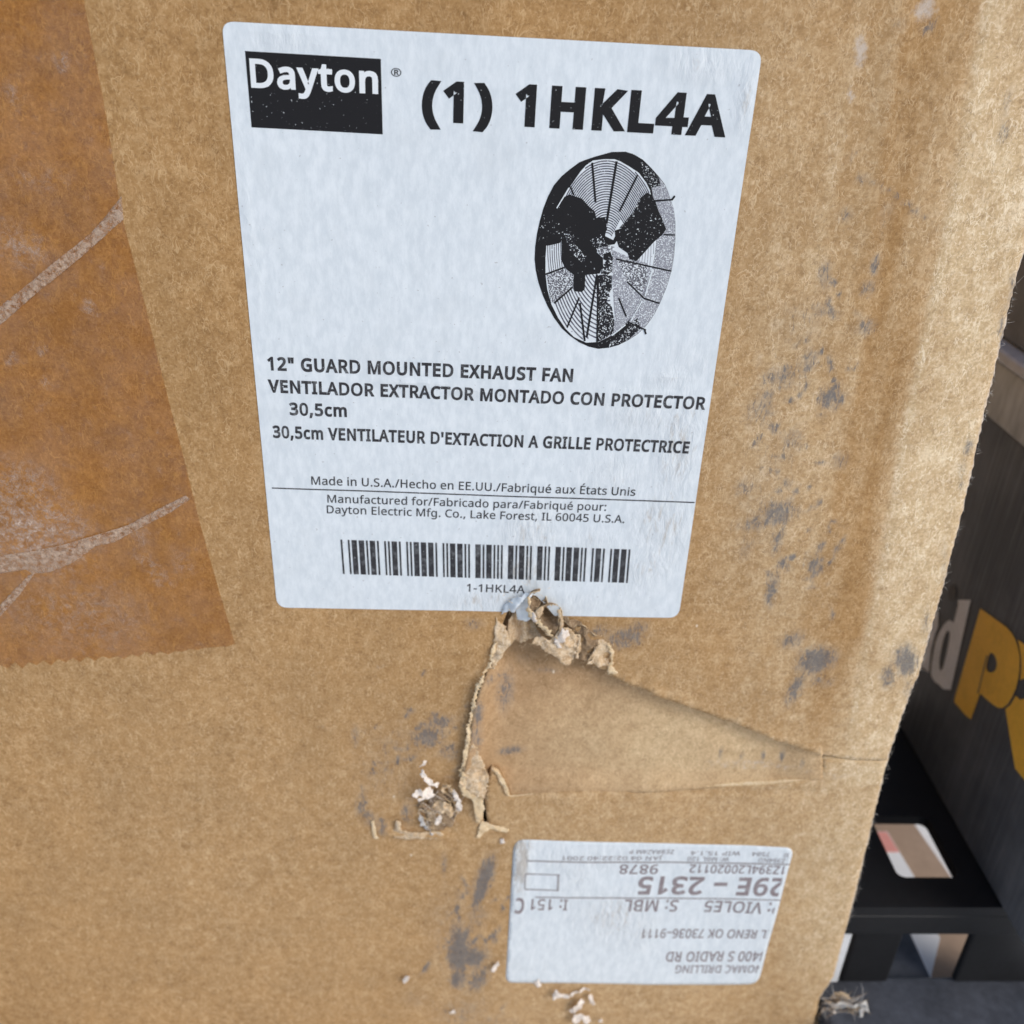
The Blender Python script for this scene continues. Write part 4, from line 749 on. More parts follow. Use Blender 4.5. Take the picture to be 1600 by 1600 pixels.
for i in range(33):
    t = i / 32; saw.append((366 - 366 * t - 60 * t * 0, 1008 + 34 * t + (random.uniform(-2.2, 2.2)) + (3.0 if i % 2 else -2.0) * (0.5 + t)))
TAPE = [(130, 0), (160, 152), (190, 330), (228, 480), (272, 660), (312, 815), (340, 915), (367, 1006)] + saw[1:] + [(-60, 1050), (-100, 1050), (-60, 0), (-60, -60), (118, -60)]
tape_scuff = blobs([(50, 830, 90, 70, -20, 1), (30, 760, 60, 40, 0, .7), (120, 960, 130, 60, 0, .42), (240, 890, 16, 40, 30, .6), (215, 830, 20, 30, 0, .5), (140, 482, 8, 17, 10, 1), (68, 548, 6, 14, -20, 1), (70, 602, 7, 10, -30, .9), (18, 565, 6, 20, -25, .8), (97, 98, 10, 14, 0, .9), (30, 385, 50, 34, -40, .6), (55, 390, 14, 30, -30, .7), (20, 150, 12, 30, 0, .5), (285, 880, 18, 24, 0, .4), (60, 280, 60, 20, 0, .3)])
tape = to_box(sheet('packing_tape', xz(TAPE), 0.0022, lambda x, z: depth_panel(x, z) + .00013, None, [m_tape], (), {'scuff': tape_scuff}))
def wrinkle(pts, seed, mid=.7):
    dd = [0.30] * len(pts)
    return patch('tape_wrinkle', pts, dd, m_wrink, .00012, mid, res=.0008, thick=None or .00005, seed=seed, parent=tape, jit=0.00005, base=True, fold=0)
wrinkle([(-40, 510), (0, 478), (40, 447), (75, 418), (110, 390), (140, 366), (165, 338), (190, 306), (193, 343), (165, 368), (130, 399), (95, 428), (60, 456), (30, 482), (0, 508), (-40, 540)], 81, .9)
wrinkle([(290, 774), (297, 780), (268, 800), (240, 814), (205, 832), (180, 846), (150, 852), (132, 866), (110, 880), (80, 893), (50, 897), (40, 890), (0, 896), (-40, 900), (-40, 872), (0, 868), (50, 861), (100, 850), (140, 838), (200, 820), (235, 802), (262, 788)], 82, .6)
wrinkle([(46, 898), (56, 894), (30, 930), (8, 955), (-20, 985), (-24, 975), (0, 945), (22, 922)], 83, .3)

# ------------------------------------------------------------------ product label
L1 = round_quad([(346, 33), (1191, 79), (1060, 965), (433, 949)], [20, 20, 16, 16])
# bottom edge runs into the torn paper: bite it out there
bite = [(866, 961), (852, 944), (838, 930), (822, 926), (804, 938), (790, 955)]
i0 = max(i for i, p in enumerate(L1) if p[0] > 1000 and p[1] > 900)
L1 = L1[:i0 + 1] + bite + L1[i0 + 1:]
lab_dirt = blobs([(1060, 700, 40, 90, 0, .62), (1010, 640, 70, 40, 0, .45), (1040, 820, 60, 60, 0, .6), (960, 740, 60, 40, 0, .4), (830, 830, 50, 40, -40, .6), (820, 890, 60, 30, 0, .7), (760, 935, 80, 22, 10, .6), (1045, 590, 40, 14, 0, .5), (660, 600, 60, 8, 0, .35), (725, 610, 30, 10, 0, .45), (930, 850, 50, 30, 0, .4), (1165, 150, 14, 60, 0, .55), (1100, 100, 60, 30, 0, .4), (440, 60, 60, 20, 0, .35), (895, 940, 60, 20, 0, .3), (1070, 560, 60, 30, 0, .25), (1020, 880, 40, 70, -40, .5), (380, 300, 10, 200, 5, .2)])
lab = to_box(sheet('product_label', xz(L1), 0.0022, lambda x, z: depth_panel(x, z) + .00022, None, [m_label], (), {'dirt': lab_dirt}))
lab['label'] = 'white rectangular label printed with a fan, model code and barcode'
TL = .00031
logo = print_poly('logo', [[(382.5, 79.7), (595, 92), (598, 210), (393, 199)]], TL - .00003, lab, [m_ink])
write('Dayton', (392.5, 137), (591, 147), 45.5, 0.030, TL + .00004, lab, m_white, 'logo_lettering')
write('®', (611, 119), (627, 120), 13, 0.006, TL, lab, m_inks)
write('(1)', (659, 189.5), (768.5, 195), 65, 0.045, TL, lab, m_ink)
write('1HKL4A', (803, 197), (1133, 214.5), 66, 0.045, TL, lab, m_ink)
write('12" GUARD MOUNTED EXHAUST FAN', (419, 577.8), (894.4, 596.5), 21.3, 0.036, TL, lab, m_inks)
write('VENTILADOR EXTRACTOR MONTADO CON PROTECTOR', (420, 612.5), (1101, 640), 20.3, 0.036, TL, lab, m_inks)
write('30,5cm', (453, 648), (542.5, 651), 20, 0.034, TL, lab, m_inks)
write("30,5cm VENTILATEUR D'EXTACTION A GRILLE PROTECTRICE", (427, 683.5), (1075.4, 708.5), 19.3, 0.034, TL, lab, m_inks)
write('Made in U.S.A./Hecho en EE.UU./Fabriqué aux États Unis', (487, 756.6), (992, 774.5), 13, 0.010, TL, lab, m_inks)
print_poly('printed_rule', [stroke((425, 761.8), (1085, 784.6), 1.8)], TL, lab, [m_inks])
write('Manufactured for/Fabricado para/Fabriqué pour:', (512, 784.8), (946.6, 797.6), 12.3, 0.009, TL, lab, m_inks)
write('Dayton Electric Mfg. Co., Lake Forest, IL 60045 U.S.A.', (511, 801.5), (975, 816.6), 12.3, 0.009, TL, lab, m_inks)
write('1-1HKL4A', (729, 923.6), (820, 926), 12.2, 0.010, TL, lab, m_inks)

C39 = {'*': '010010100', '1': '100100001', '-': '010000101', 'H': '100001010' if False else '001001100' if False else '100001100', 'K': '100000011', 'L': '001000011', '4': '000110001', 'A': '100001001'}
C39['H'] = '100001100' if False else '100001100'
units = []
for ch in '*1-1HKL4A*':
    for k, b in enumerate(C39[ch]): units.append((k % 2 == 0, 2.9 if b == '1' else 1.0))
    units.append((False, 1.0))
units.pop()
tot = sum(w for _, w in units); x = 0.0; bars = []
q = [np.array(p, float) for p in ((532, 842.6), (985, 857.5), (980.5, 909.5), (536, 896))]
for on, w in units:
    if on:
        a, b = x / tot, (x + w) / tot
        bars.append([tuple(q[0] + (q[1] - q[0]) * a), tuple(q[0] + (q[1] - q[0]) * b), tuple(q[3] + (q[2] - q[3]) * b), tuple(q[3] + (q[2] - q[3]) * a)])
    x += w
print_poly('barcode', bars, TL, lab, [m_inks])

# ---- printed picture of the fan, read from a 4.7x enlargement at (820, 220)
def F(pts): return [(820 + x / 4.7077, 220 + y / 4.7077) for x, y in pts]
outer = [(640, 82), (740, 80), (800, 98), (870, 140), (930, 200), (985, 262), (1030, 320), (1065, 400), (1095, 500), (1107, 600), (1107, 720), (1098, 840), (1080, 950), (1045, 1070), (1000, 1180), (955, 1270), (900, 1350), (830, 1420), (760, 1465), (690, 1500), (620, 1520), (540, 1528), (470, 1512), (400, 1480), (330, 1430), (270, 1375), (215, 1300), (170, 1220), (130, 1130), (100, 1040), (80, 950), (72, 870), (76, 780), (90, 680), (110, 590), (135, 500), (170, 410), (215, 325), (270, 260), (330, 210), (400, 158), (440, 142), (520, 115)]
inner = [(500, 145), (580, 135), (660, 135), (700, 150), (770, 190), (838, 235), (880, 290), (920, 370), (950, 470), (968, 590), (970, 720), (955, 850), (930, 970), (880, 1110), (830, 1220), (770, 1310), (700, 1380), (620, 1440), (540, 1478), (450, 1482), (360, 1440), (300, 1380), (245, 1300), (195, 1200), (165, 1090), (152, 980), (152, 860), (160, 750), (185, 640), (220, 540), (260, 450), (300, 385), (345, 320), (410, 225), (450, 180)]
polys, ids, lays = [], [], []
LAY = [0, False]
def add(p, i=0):
    polys.append(F(p)); ids.append(i); lays.append(LAY[0])
    if not LAY[1]: LAY[0] += 1
add(outer, 0)
add(inner, 4)
# right-hand rim is a pale stipple instead of black
add([(930, 330), (985, 268), (1030, 325), (1065, 400), (1095, 500), (1105, 600), (1105, 720), (1096, 840), (1078, 950), (1043, 1070), (998, 1180), (953, 1270), (898, 1350), (828, 1418), (750, 1468), (690, 1440), (775, 1312), (832, 1222), (882, 1112), (932, 970), (957, 850), (972, 720), (970, 590), (952, 470)], 3)
add([(850, 150), (905, 185), (985, 268), (1000, 330), (935, 345), (880, 270)], 2)
add([(620, 1460), (700, 1400), (790, 1330), (830, 1300), (850, 1380), (760, 1462), (690, 1498), (620, 1518)], 2)
add([(540, 1478), (620, 1440), (700, 1385), (760, 1325), (780, 1345), (710, 1420), (640, 1470), (560, 1510)], 1)
# grille rings
cx, cy = 600, 780
_in = np.array(inner, float); _in = _in.mean(0) + (_in - _in.mean(0)) * 0.985
def arc(a0, a1, k, w, i=0):
    n = max(8, int(abs(a1 - a0) / 5)); run = []
    def flush():
        if len(run) > 1: add([r[0] for r in run] + [r[1] for r in run[::-1]], i)
        run.clear()
    for j in range(n + 1):
        t = math.radians(a0 + (a1 - a0) * j / n)
        ex, ez = math.cos(t) * 400 * k, -math.sin(t) * 660 * k
        if ez > 0: ez *= 1.06
        L = math.hypot(ex, ez)
        if inside(np.array([cx + ex]), np.array([cy + ez]), _in)[0]: run.append(((cx + ex * (1 + w / 2 / L), cy + ez * (1 + w / 2 / L)), (cx + ex * (1 - w / 2 / L), cy + ez * (1 - w / 2 / L))))
        else: flush()
    flush()
LAY[1] = True
k = 0.16
while k < 1.06:
    arc(32 if k > .4 else 50, 150 if k > .72 else 134, k, 9.5, 5)
    k += 0.0285
for k in np.arange(.34, 1.13, .045): arc(204, 277, k, 11, 5)
for k in np.arange(.40, 1.10, .040): arc(165, 198, k, 6, 5)
for k in np.arange(.42, .93, .05): arc(-60, 30, k, 4, 6)
LAY[1] = False; LAY[0] += 1
# shading at the lower middle
add([(525, 985), (640, 990), (640, 1080), (600, 1180), (640, 1220), (660, 1330), (650, 1420), (535, 1478)], 2)
add([(640, 800), (760, 850), (900, 900), (930, 960), (890, 1080), (820, 1200), (740, 1290), (660, 1300), (640, 1000)], 3)
add([(640, 1000), (660, 1300), (650, 1425), (540, 1478), (700, 1385), (790, 1290), (880, 1110), (930, 960), (800, 880)], 3)
add([(670, 870), (800, 880), (900, 930), (900, 1030), (860, 1120), (760, 1040)], 7)
add([(160, 985), (290, 940), (360, 980), (350, 1070), (230, 1180), (190, 1190)], 7)
add([(695, 640), (800, 520), (850, 420), (840, 540), (720, 650)], 2)
# blades and motor
add([(235, 500), (270, 420), (330, 395), (420, 425), (470, 480), (515, 520), (525, 565), (590, 560), (605, 650), (580, 700), (500, 720), (440, 700), (370, 690), (280, 680), (200, 690), (160, 680), (130, 640), (150, 560)], 0)
add([(130, 560), (240, 560), (290, 690), (260, 750), (170, 770), (95, 760), (110, 640)], 1)
add([(900, 380), (935, 400), (962, 450), (985, 520), (1005, 560), (1030, 625), (1040, 650), (1010, 692), (950, 742), (880, 820), (820, 885), (770, 870), (755, 825), (690, 780), (665, 700), (660, 660), (720, 640), (780, 560), (835, 500), (850, 420)], 1)
add([(560, 600), (600, 640), (590, 700), (650, 730), (690, 650), (700, 700), (660, 760), (590, 770), (540, 720)], 0)
add([(270, 690), (330, 690), (420, 640), (520, 690), (540, 760), (530, 820), (575, 860), (575, 920), (550, 975), (445, 985), (440, 1090), (420, 1110), (365, 1105), (355, 1060), (360, 985), (300, 940), (270, 880)], 0)
add([(300, 700), (360, 690), (370, 760), (430, 830), (460, 850), (430, 900), (380, 860), (320, 790)], 2)
add([(480, 730), (560, 690), (620, 780), (560, 850), (530, 800)], 2)
add([(530, 790), (620, 770), (660, 780), (620, 830), (560, 850)], 7)
add([(580, 830), (630, 815), (640, 850), (600, 880), (575, 870)], 0)
add([(600, 880), (650, 830), (640, 960), (590, 1000), (555, 990), (570, 920)], 2)
LAY[1] = True
for a, b, w in [((495, 160), (520, 450), 15), ((675, 150), (600, 610), 17), ((830, 250), (695, 520), 13), ((335, 335), (360, 400), 12), ((950, 442), (1085, 432), 12), ((1080, 436), (1103, 405), 14), ((1020, 690), (1103, 692), 10), ((670, 868), (1078, 958), 11), ((752, 1035), (880, 1160), 11), ((880, 1158), (990, 1194), 11), ((690, 1155), (745, 1290), 12), ((755, 1330), (890, 1390), 11), ((880, 1385), (890, 1420), 13), ((150, 980), (290, 930), 12), ((215, 1192), (350, 1075), 13), ((310, 1370), (400, 1150), 12), ((405, 1190), (440, 1470), 14), ((455, 1440), (530, 985), 15), ((540, 990), (530, 1480), 12)]:
    add(stroke(a, b, w), 0)
LAY[0] += 1
for a, b, w in [((942, 940), (885, 1140), 10), ((860, 1180), (780, 1320), 8), ((235, 495), (325, 345), 8), ((885, 300), (920, 370), 7), ((640, 1430), (740, 1350), 9)]:
    add(stroke(a, b, w), 4)
m_fpaper = ink_mat('picture_paper', (0.69, 0.75, 0.79), (0.35, 0.35, 0.4), 0.02)
m_mid = ink_mat('midtone_ink', (0.08, 0.08, 0.11), PAPER, 0.05, 0.5)
m_mid2 = ink_mat('pale_midtone_ink', (0.22, 0.22, 0.27), PAPER, 0.06, 0.5)
m_mott = ink_mat('mottled_ink', (0.10, 0.10, 0.12), PAPER, 0.20, 0.0, 2400)
fan = print_poly('fan_picture', polys, TL, lab, [m_ink, m_inkd, m_stip, m_stipl, m_fpaper, m_mid, m_mid2, m_mott], ids, None, lays)

# ------------------------------------------------------------------ shipping label, stuck on upside down
L2 = round_quad([(803, 1311), (1241, 1325), (1184, 1538), (790, 1534)], [18, 14, 16, 12])
def d2(x, z):
    return depth_panel(x, z) + .00018 + .00035 * max(0, nz(x, z, 90, 12)) * smooth(.13, .10, x)
lab2 = to_box(sheet('shipping_label', xz(L2), 0.0016, d2, None, [m_label2], (), {'dirt': blobs([(960, 1430, 60, 40, -30, .6), (900, 1370, 30, 40, 0, .35), (815, 1350, 16, 60, 0, 1), (810, 1320, 30, 14, 0, .9), (1000, 1450, 30, 30, 0, .5), (930, 1340, 120, 20, 0, .35)])}, 0.0002))
lab2['label'] = 'small white shipping label stuck upside down near the bottom of the box'
clipR = (P(1236, 1331)[[0, 2]] + np.array([-.0006, 0]), P(1183, 1530)[[0, 2]] + np.array([-.0006, 0]))
T2 = .00012
def w2(s, p0, p1, cap, bold, m_=None): return write(s, p0, p1, cap, bold, T2, lab2, m_ or m_inkg, 'printed_text', True, clipR, d2)
w2('29E – 2315', (1231, 1372.5), (999, 1369.6), 27.5, .030)
w2('P: VIOLE5', (1222, 1410), (1103, 1407.5), 17.5, .016)
w2('S: MBL', (1061, 1406.5), (977, 1405), 18, .016)
w2('I: 151', (888, 1404.5), (831, 1403.5), 17, .016)
w2('C', (820.5, 1402.5), (806, 1402), 24, .03)
w2('1Z394L20020112', (1230, 1353.5), (1079, 1351.5), 13, .018)
w2('9878', (1030, 1351.5), (969, 1350.5), 14.5, .014)
w2('EL RENO OK 73036–9111', (1208, 1453), (1005, 1451), 13.5, .016)
w2('3400 S RADIO RD', (1199, 1487), (1042, 1485.5), 15, .018)
w2('NOMAC DRILLING', (1192, 1508), (1056, 1506.5), 11.5, .014)
w2('JAN 04 02:22:40 2001', (1036, 1338.5), (880, 1336.5), 6, .014, m_inkl)
w2('W: MBL 120', (1140, 1340.5), (1075, 1339.5), 6.5, .014, m_inkl)
w2('1Z394ND', (1234, 1342), (1186, 1341.5), 6.5, .014, m_inkl)
w2('ZEBRAZ4M P', (1054, 1328.5), (984, 1327.5), 6.5, .014, m_inkl)
w2('WIP 15.1.4', (1158, 1331.5), (1080, 1330.5), 6.5, .014, m_inkl)
w2('7584', (1204, 1332.5), (1176, 1332), 6.5, .014, m_inkl)
w2('40', (1236, 1333.5), (1226, 1333.2), 6.5, .014, m_inkl)
print_poly('printed_rule', [stroke((822, 1344.5), (1234.5, 1351.2), 2.2)], T2, lab2, [m_inkl], D=d2)
print_poly('printed_rule', [stroke((836, 1401), (1220, 1405.8), 2.0)], T2, lab2, [m_inkl], D=d2)
print_poly('printed_frame', [stroke((821, 1365), (873, 1366.2), 1.8), stroke((820, 1389), (872, 1390.2), 1.8), stroke((821, 1365), (820, 1389), 1.8), stroke((872.5, 1365), (871.5, 1391), 3.2)], T2, lab2, [m_inkl], D=d2)

# ------------------------------------------------------------------ frayed fibres along the worn edge
def fibres(name, items, m, parent, rad):
    vs, fs = [], []
    for pts, r in items:
        pts = [Vector(p) for p in pts]; n = len(pts); o = len(vs)
        for i, p in enumerate(pts):
            t = (pts[min(i + 1, n - 1)] - pts[max(i - 1, 0)]).normalized()
            a = t.orthogonal().normalized(); b = t.cross(a); rr = r * (1 - 0.75 * i / (n - 1))
            for k in range(4):
                an = k * math.pi / 2; vs.append(tuple(p + (a * math.cos(an) + b * math.sin(an)) * rr))
        for i in range(n - 1):
            for k in range(4):
                fs.append((o + i * 4 + k, o + i * 4 + (k + 1) % 4, o + (i + 1) * 4 + (k + 1) % 4, o + (i + 1) * 4 + k))
    me = bpy.data.meshes.new(name); me.from_pydata(vs, [], fs)
    return link(name, me, parent, [m])
items = []
for k in range(260):
    z = random.uniform(P(1280, 1590)[2], P(1600, 430)[2] + .01)
    x = xedge(z) - random.uniform(0.0002, 0.0022); y = -depth_panel(x, z)
    L = random.choice([.0006, .0009, .0012, .0012, .0016, .0024]) * random.uniform(.6, 1.3)
    dirv = Vector((random.uniform(.4, 1), random.uniform(-.5, .5), random.uniform(-.9, .9))).normalized(); cur = Vector((random.uniform(-.6, .3), random.uniform(-.6, .6), random.uniform(-.9, .9)))
    items.append(([Vector((x, y, z)) + dirv * L * t + cur * L * t * t * .7 for t in (0, .25, .5, .75, 1)], random.uniform(.00003, .00007)))
fr = to_box(fibres('frayed_fibre', items, m_wear, None, .0001)); fr['kind'] = 'stuff'
items = []
for k in range(260):
    u, v = random.uniform(-20, 1580), random.uniform(-20, 1600)
    p = P(u, v); x, z = p[0], p[2]
    if x > xedge(z) - .004 or -0.004 < x < .154 and z > P(750, 965)[2] or inside(np.array([x]), np.array([z]), HOLE)[0] or (u < 370 and v < 1045): continue
    L = random.uniform(.0006, .0028); a = random.uniform(0, 6.28); dv = Vector((math.cos(a), random.uniform(-.25, -.05), math.sin(a))); cv = Vector((random.uniform(-1, 1), .2, random.uniform(-1, 1)))
    items.append(([Vector((x, -depth_panel(x, z) - .00003, z)) + dv * L * t + cv * L * t * t * .5 for t in (0, .3, .6, 1)], random.uniform(.00003, .00006)))
fr2 = fibres('surface_fibre', items, m_edge, panel, .0001); fr2['kind'] = 'stuff'
# torn threads bridging the slit and along the flap rim
items = []
for k in range(150):
    t = random.random() ** 1.3
    i = random.randrange(7, len(TEAR_TOP) - 2) if random.random() < .75 else random.randrange(0, 7)
    a, b = TEAR_TOP[i], TEAR_TOP[i + 1]; f = random.random(); p = P(a[0] + (b[0] - a[0]) * f, a[1] + (b[1] - a[1]) * f)
    L = random.uniform(.0005, .0022); dv = Vector((random.uniform(-1, 1), random.uniform(-.7, .3), random.uniform(-1, .2))).normalized(); cv = Vector((random.uniform(-1, 1), random.uniform(-.5, .5), random.uniform(-1, .6)))
    items.append(([Vector((p[0], -depth_panel(p[0], p[2]) + .0003, p[2])) + dv * L * s + cv * L * s * s * .6 for s in (0, .3, .6, 1)], random.uniform(.00004, .00009)))
for k in range(150):                                              # the ripped tuft is mostly loose fibre
    a_ = random.uniform(0, 6.28); rr_ = random.uniform(10, 34); u, v = 686 + rr_ * math.cos(a_), 1258 + rr_ * 0.9 * math.sin(a_); p = P(u, v, random.uniform(.0003, .003))
    L = random.uniform(.001, .0045); dv = Vector((random.uniform(-1, 1), random.uniform(-.7, .1), random.uniform(-1, 1))).normalized(); cv = Vector((random.uniform(-1.4, 1.4), random.uniform(-.3, .6), random.uniform(-1.4, 1.4)))
    items.append(([Vector(p) + dv * L * s + cv * L * s * s * .7 for s in (0, .25, .5, .75, 1)], random.uniform(.00005, .00014)))
fr5 = fibres('tuft_fibre', items[-150::2], m_pulp, panel, .0001); fr5['kind'] = 'stuff'
del items[-150::2]
for k in range(110):                                              # and the rim of the crumpled paper
    u, v = random.choice([(800, 940), (830, 950), (850, 985), (885, 985), (860, 1015), (890, 1035), (925, 1030), (945, 1010), (905, 975), (840, 930), (935, 1045), (815, 1000)]); p = P(u + random.gauss(0, 9), v + random.gauss(0, 8), random.uniform(.001, .005))
    L = random.uniform(.0006, .0026); dv = Vector((random.uniform(-1, 1), random.uniform(-.7, .1), random.uniform(-1, .6))).normalized(); cv = Vector((random.uniform(-1, 1), random.uniform(-.3, .6), random.uniform(-1, 1)))
    items.append(([Vector(p) + dv * L * s + cv * L * s * s * .7 for s in (0, .3, .6, 1)], random.uniform(.00004, .0001)))
fr3 = fibres('torn_fibre', items, m_edge, panel, .0001); fr3['kind'] = 'stuff'
# crushed bottom corner
K10 = dict(org=(1270, 1440), sc_=0.1)
for k, (a, b, m_) in enumerate([([(330, 1120), (420, 1100), (560, 1150), (590, 1200), (480, 1190), (350, 1170)], [-2, -1, 0, 0, -2, -3], m_torn), ([(250, 1280), (420, 1270), (640, 1300), (760, 1260), (840, 1230), (860, 1330), (880, 1400), (800, 1400), (740, 1330), (560, 1340), (350, 1350)], [-1, 0, 1, 1, 1, 1, 1, 0, 0, -1, -2], m_wear),
                                ([(720, 1360), (790, 1380), (770, 1500), (760, 1700), (680, 1700), (700, 1500)], [0, 1, 1, 0, 0, 0], m_wear), ([(240, 1400), (330, 1380), (400, 1450), (300, 1450)], [-2, -1, -1, -2], m_pulp), ([(500, 1380), (620, 1440), (660, 1560), (560, 1640), (480, 1500)], [-3, -3, -2, -3, -4], m_tornd),
                                ([(560, 1480), (620, 1500), (640, 1640), (570, 1680)], [-2, -1, -1, -2], m_pulp), ([(300, 1160), (480, 1220), (400, 1260), (300, 1240)], [-5, -4, -4, -5], m_tornd), ([(640, 1320), (740, 1340), (700, 1420), (620, 1400)], [-2, -1, -1, -2], m_torn), ([(150, 1500), (300, 1460), (480, 1480), (560, 1600), (520, 1720), (150, 1720)], [-6, -7, -8, -9, -9, -6], m_tornd)]):
    o = patch('torn_corner', a, b, m_, .0006, .4, res=.0008, seed=90 + k, jit=.0002, **K10)
items = []
for k in range(190):
    u, v = random.uniform(1282, 1350), random.uniform(1555, 1600); p = P(u, v, -.001)
    L = random.uniform(.002, .007); dv = Vector((random.uniform(-.6, 1), random.uniform(-.6, .3), random.uniform(-.6, 1))).normalized(); cv = Vector((random.uniform(-1, 1), random.uniform(-.5, .5), random.uniform(-1, 1)))
    items.append(([Vector(p) + dv * L * s + cv * L * s * s * .6 for s in (0, .25, .5, .75, 1)], random.uniform(.00006, .0002)))
items.append(([Vector(P(1343, 1568, 0)), Vector(P(1349, 1556, .001)), Vector(P(1348, 1545, .002)), Vector(P(1345, 1535, .002))], .0002))
fr6 = fibres('corner_fibre', items[::2], m_wear, panel, .0001); fr6['kind'] = 'stuff'
fr4 = fibres('corner_fibre', items[1::2], m_torn, panel, .0001); fr4['kind'] = 'stuff'

# ------------------------------------------------------------------ black plastic pallet to the right
m_black = simple('black_plastic', (0.010, 0.0105, 0.012), 0.5, 0.4, 0.25, 60, 0.2)
m_rail = simple('dusty_black_plastic', (0.068, 0.074, 0.090), 0.62, 0.35, 0.35, 40, 0.3)
DECK = 0.085
yF = float(PZ(1500, 1418, DECK)[1])                      # front edge of the deck
lipz = 0.065
pal = thing('plastic_pallet', 'black plastic pallet with open slots beside the torn corner of the box', 'pallet', (0.33, 0.09, 0))
def to(o, p):
    o.parent = p; o.matrix_parent_inverse = Matrix.Translation(p.location).inverted(); return o
hx0, hy1 = PZ(1372, 1275, DECK)[:2]; hx1 = PZ(1445, 1275, DECK)[0]; hy0 = PZ(1503, 1371, DECK)[1]; hx1b = PZ(1503, 1371, DECK)[0]
hx1 = (hx1 + hx1b) / 2; hx0 = PZ(1404, 1371, DECK)[0]
X0, X1, Y1 = 0.2545, 0.374, 0.165
bm = bmesh.new()
bv = .0015
hole_poly_out = [(X0, yF), (X1, yF), (X1, Y1), (X0, Y1)]
def rr(x0, x1, y0, y1, r, n=5):
    out = []
    for cx_, cy_, a in ((x1 - r, y1 - r, 0), (x0 + r, y1 - r, 90), (x0 + r, y0 + r, 180), (x1 - r, y0 + r, 270)):
        for i in range(n + 1):
            t = math.radians(a + 90 * i / n); out.append((cx_ + r * math.cos(t), cy_ + r * math.sin(t)))
    return out
holes = [rr(hx0, hx1, hy0, hy1, .004)]
V, Fc = tri(hole_poly_out, .02, holes)
me = bpy.data.meshes.new('deck'); me.from_pydata([(x, y, DECK) for x, y in V], [], Fc.tolist())
deck = link('deck', me, None, [m_black]); s = deck.modifiers.new('thickness', 'SOLIDIFY'); s.thickness = .006; s.offset = -1
to(deck, pal)
to(boxobj('lip', None, [m_black], X0, .374, yF, yF + .005, lipz, DECK - .0062, .001), pal)
l0 = PZ(1330, 1465, lipz); 
def pf(u, v): # pixel on the front plane of the pallet
    d = ray(u, v); t = (yF - CAMPOS[1]) / d[1]; return CAMPOS + t * d
xa, xb = pf(1345, 1465)[0], pf(1424, 1465)[0]
xc = pf(1531, 1465)[0]
RAILZ = float(pf(1500, 1552)[2])
to(boxobj('leg', None, [m_black], xa, xb, yF + .0055, yF + .055, RAILZ + .0005, lipz - .0005, .002), pal)
to(boxobj('leg', None, [m_black], xc, .374, yF + .0055, yF + .0095, RAILZ + .0005, lipz - .0005, .002), pal)
card = boxobj('added_bright_card', None, [simple('added_card_white', (0.80, 0.83, 0.86), 0.6, 0.3, 0.05, 60)], X0 + .001, xa - .001, yF + .0062, yF + .0072, RAILZ + .0004, lipz - .0004)  # added card, stands in for bright sunlit ground in this slot
card['label'] = 'added white card in the left front slot of the pallet, standing in for sunlit ground'; card['category'] = 'card'
xr_ = float(PZ(1465, 1552, .012)[0])
to(boxobj('runner', None, [m_rail], xa + .001, xr_, yF + .0105, Y1, .007, .0125, .001), pal)
to(boxobj('rail', None, [m_rail], 0.2545, X1, yF - .07, yF + .010, .001, RAILZ, .002), pal)

# ------------------------------------------------------------------ black printed carton standing on the pallet
m_carton, nt, bs = mat('black_printed_carton')
vec = node(nt, 'ShaderNodeTexCoord').outputs['Object']
fl = ntex(nt, mapping(nt, vec, scl=(1, 1, 0.03)), 420, 3, 0.6)
du = ntex(nt, vec, 22, 4, 0.6)
c = mixc(nt, rng_(nt, du, 0.35, 0.7), (0.070, 0.082, 0.098, 1), (0.125, 0.138, 0.158, 1))
c = mixc(nt, math_(nt, 'MULTIPLY', rng_(nt, fl, 0.45, 0.72), 0.28), c, (0.24, 0.25, 0.27, 1))
nt.links.new(c, bs.inputs['Base Color']); bs.inputs['Roughness'].default_value = 0.5; bs.inputs['Specular IOR Level'].default_value = 0.4
b = node(nt, 'ShaderNodeBump', None, Strength=0.35, Distance=0.0008, Height=fl); nt.links.new(b.outputs[0], bs.inputs['Normal'])
m_orange = simple('orange_print', (0.90, 0.53, 0.075), 0.5, 0.35, 0.10, 60)
m_grey = simple('grey_print', (0.84, 0.86, 0.90), 0.55, 0.3, 0.10, 60)
XK = float(np.mean([PZ(1415, 1180, DECK)[0], PZ(1600, 1450, DECK)[0]]))
ztop = float(np.mean([PX(1545, 655, XK)[2], PX(1600, 690, XK)[2]]))
cb = thing('carton', 'black printed carton with orange and grey lettering standing on the black pallet', 'carton', (XK + .023, 0.05, DECK))
to(boxobj('carton_body', None, [m_carton], XK, XK + .046, -.016, .20, DECK + .0005, ztop, .0015), cb)
def side_print(name, polys, m_, holes=(), lift=.0004):
    vs, fs = [], []
    for poly in polys:
        Wp = [PX(1400 + x / 4.445, 880 + y / 4.445, XK)[[1, 2]] for x, y in poly]; Hh = [[tuple(PX(1400 + x / 4.445, 880 + y / 4.445, XK)[[1, 2]]) for x, y in h] for h in holes]
        V, F_ = tri([tuple(p) for p in Wp], .02, Hh); o = len(vs)
        vs += [(XK - lift, y, z) for y, z in V]; fs += (F_[:, ::-1] + o).tolist()
    me = bpy.data.meshes.new(name); me.from_pydata(vs, [], fs)
    return to(link(name, me, None, [m_]), cb)
def sm_poly(p, k=2):
    p = np.array(p, float)
    for _ in range(k):
        nx = np.roll(p, -1, 0); p = np.stack([p * .75 + nx * .25, p * .25 + nx * .75], 1).reshape(-1, 2)
    return [tuple(q) for q in p]
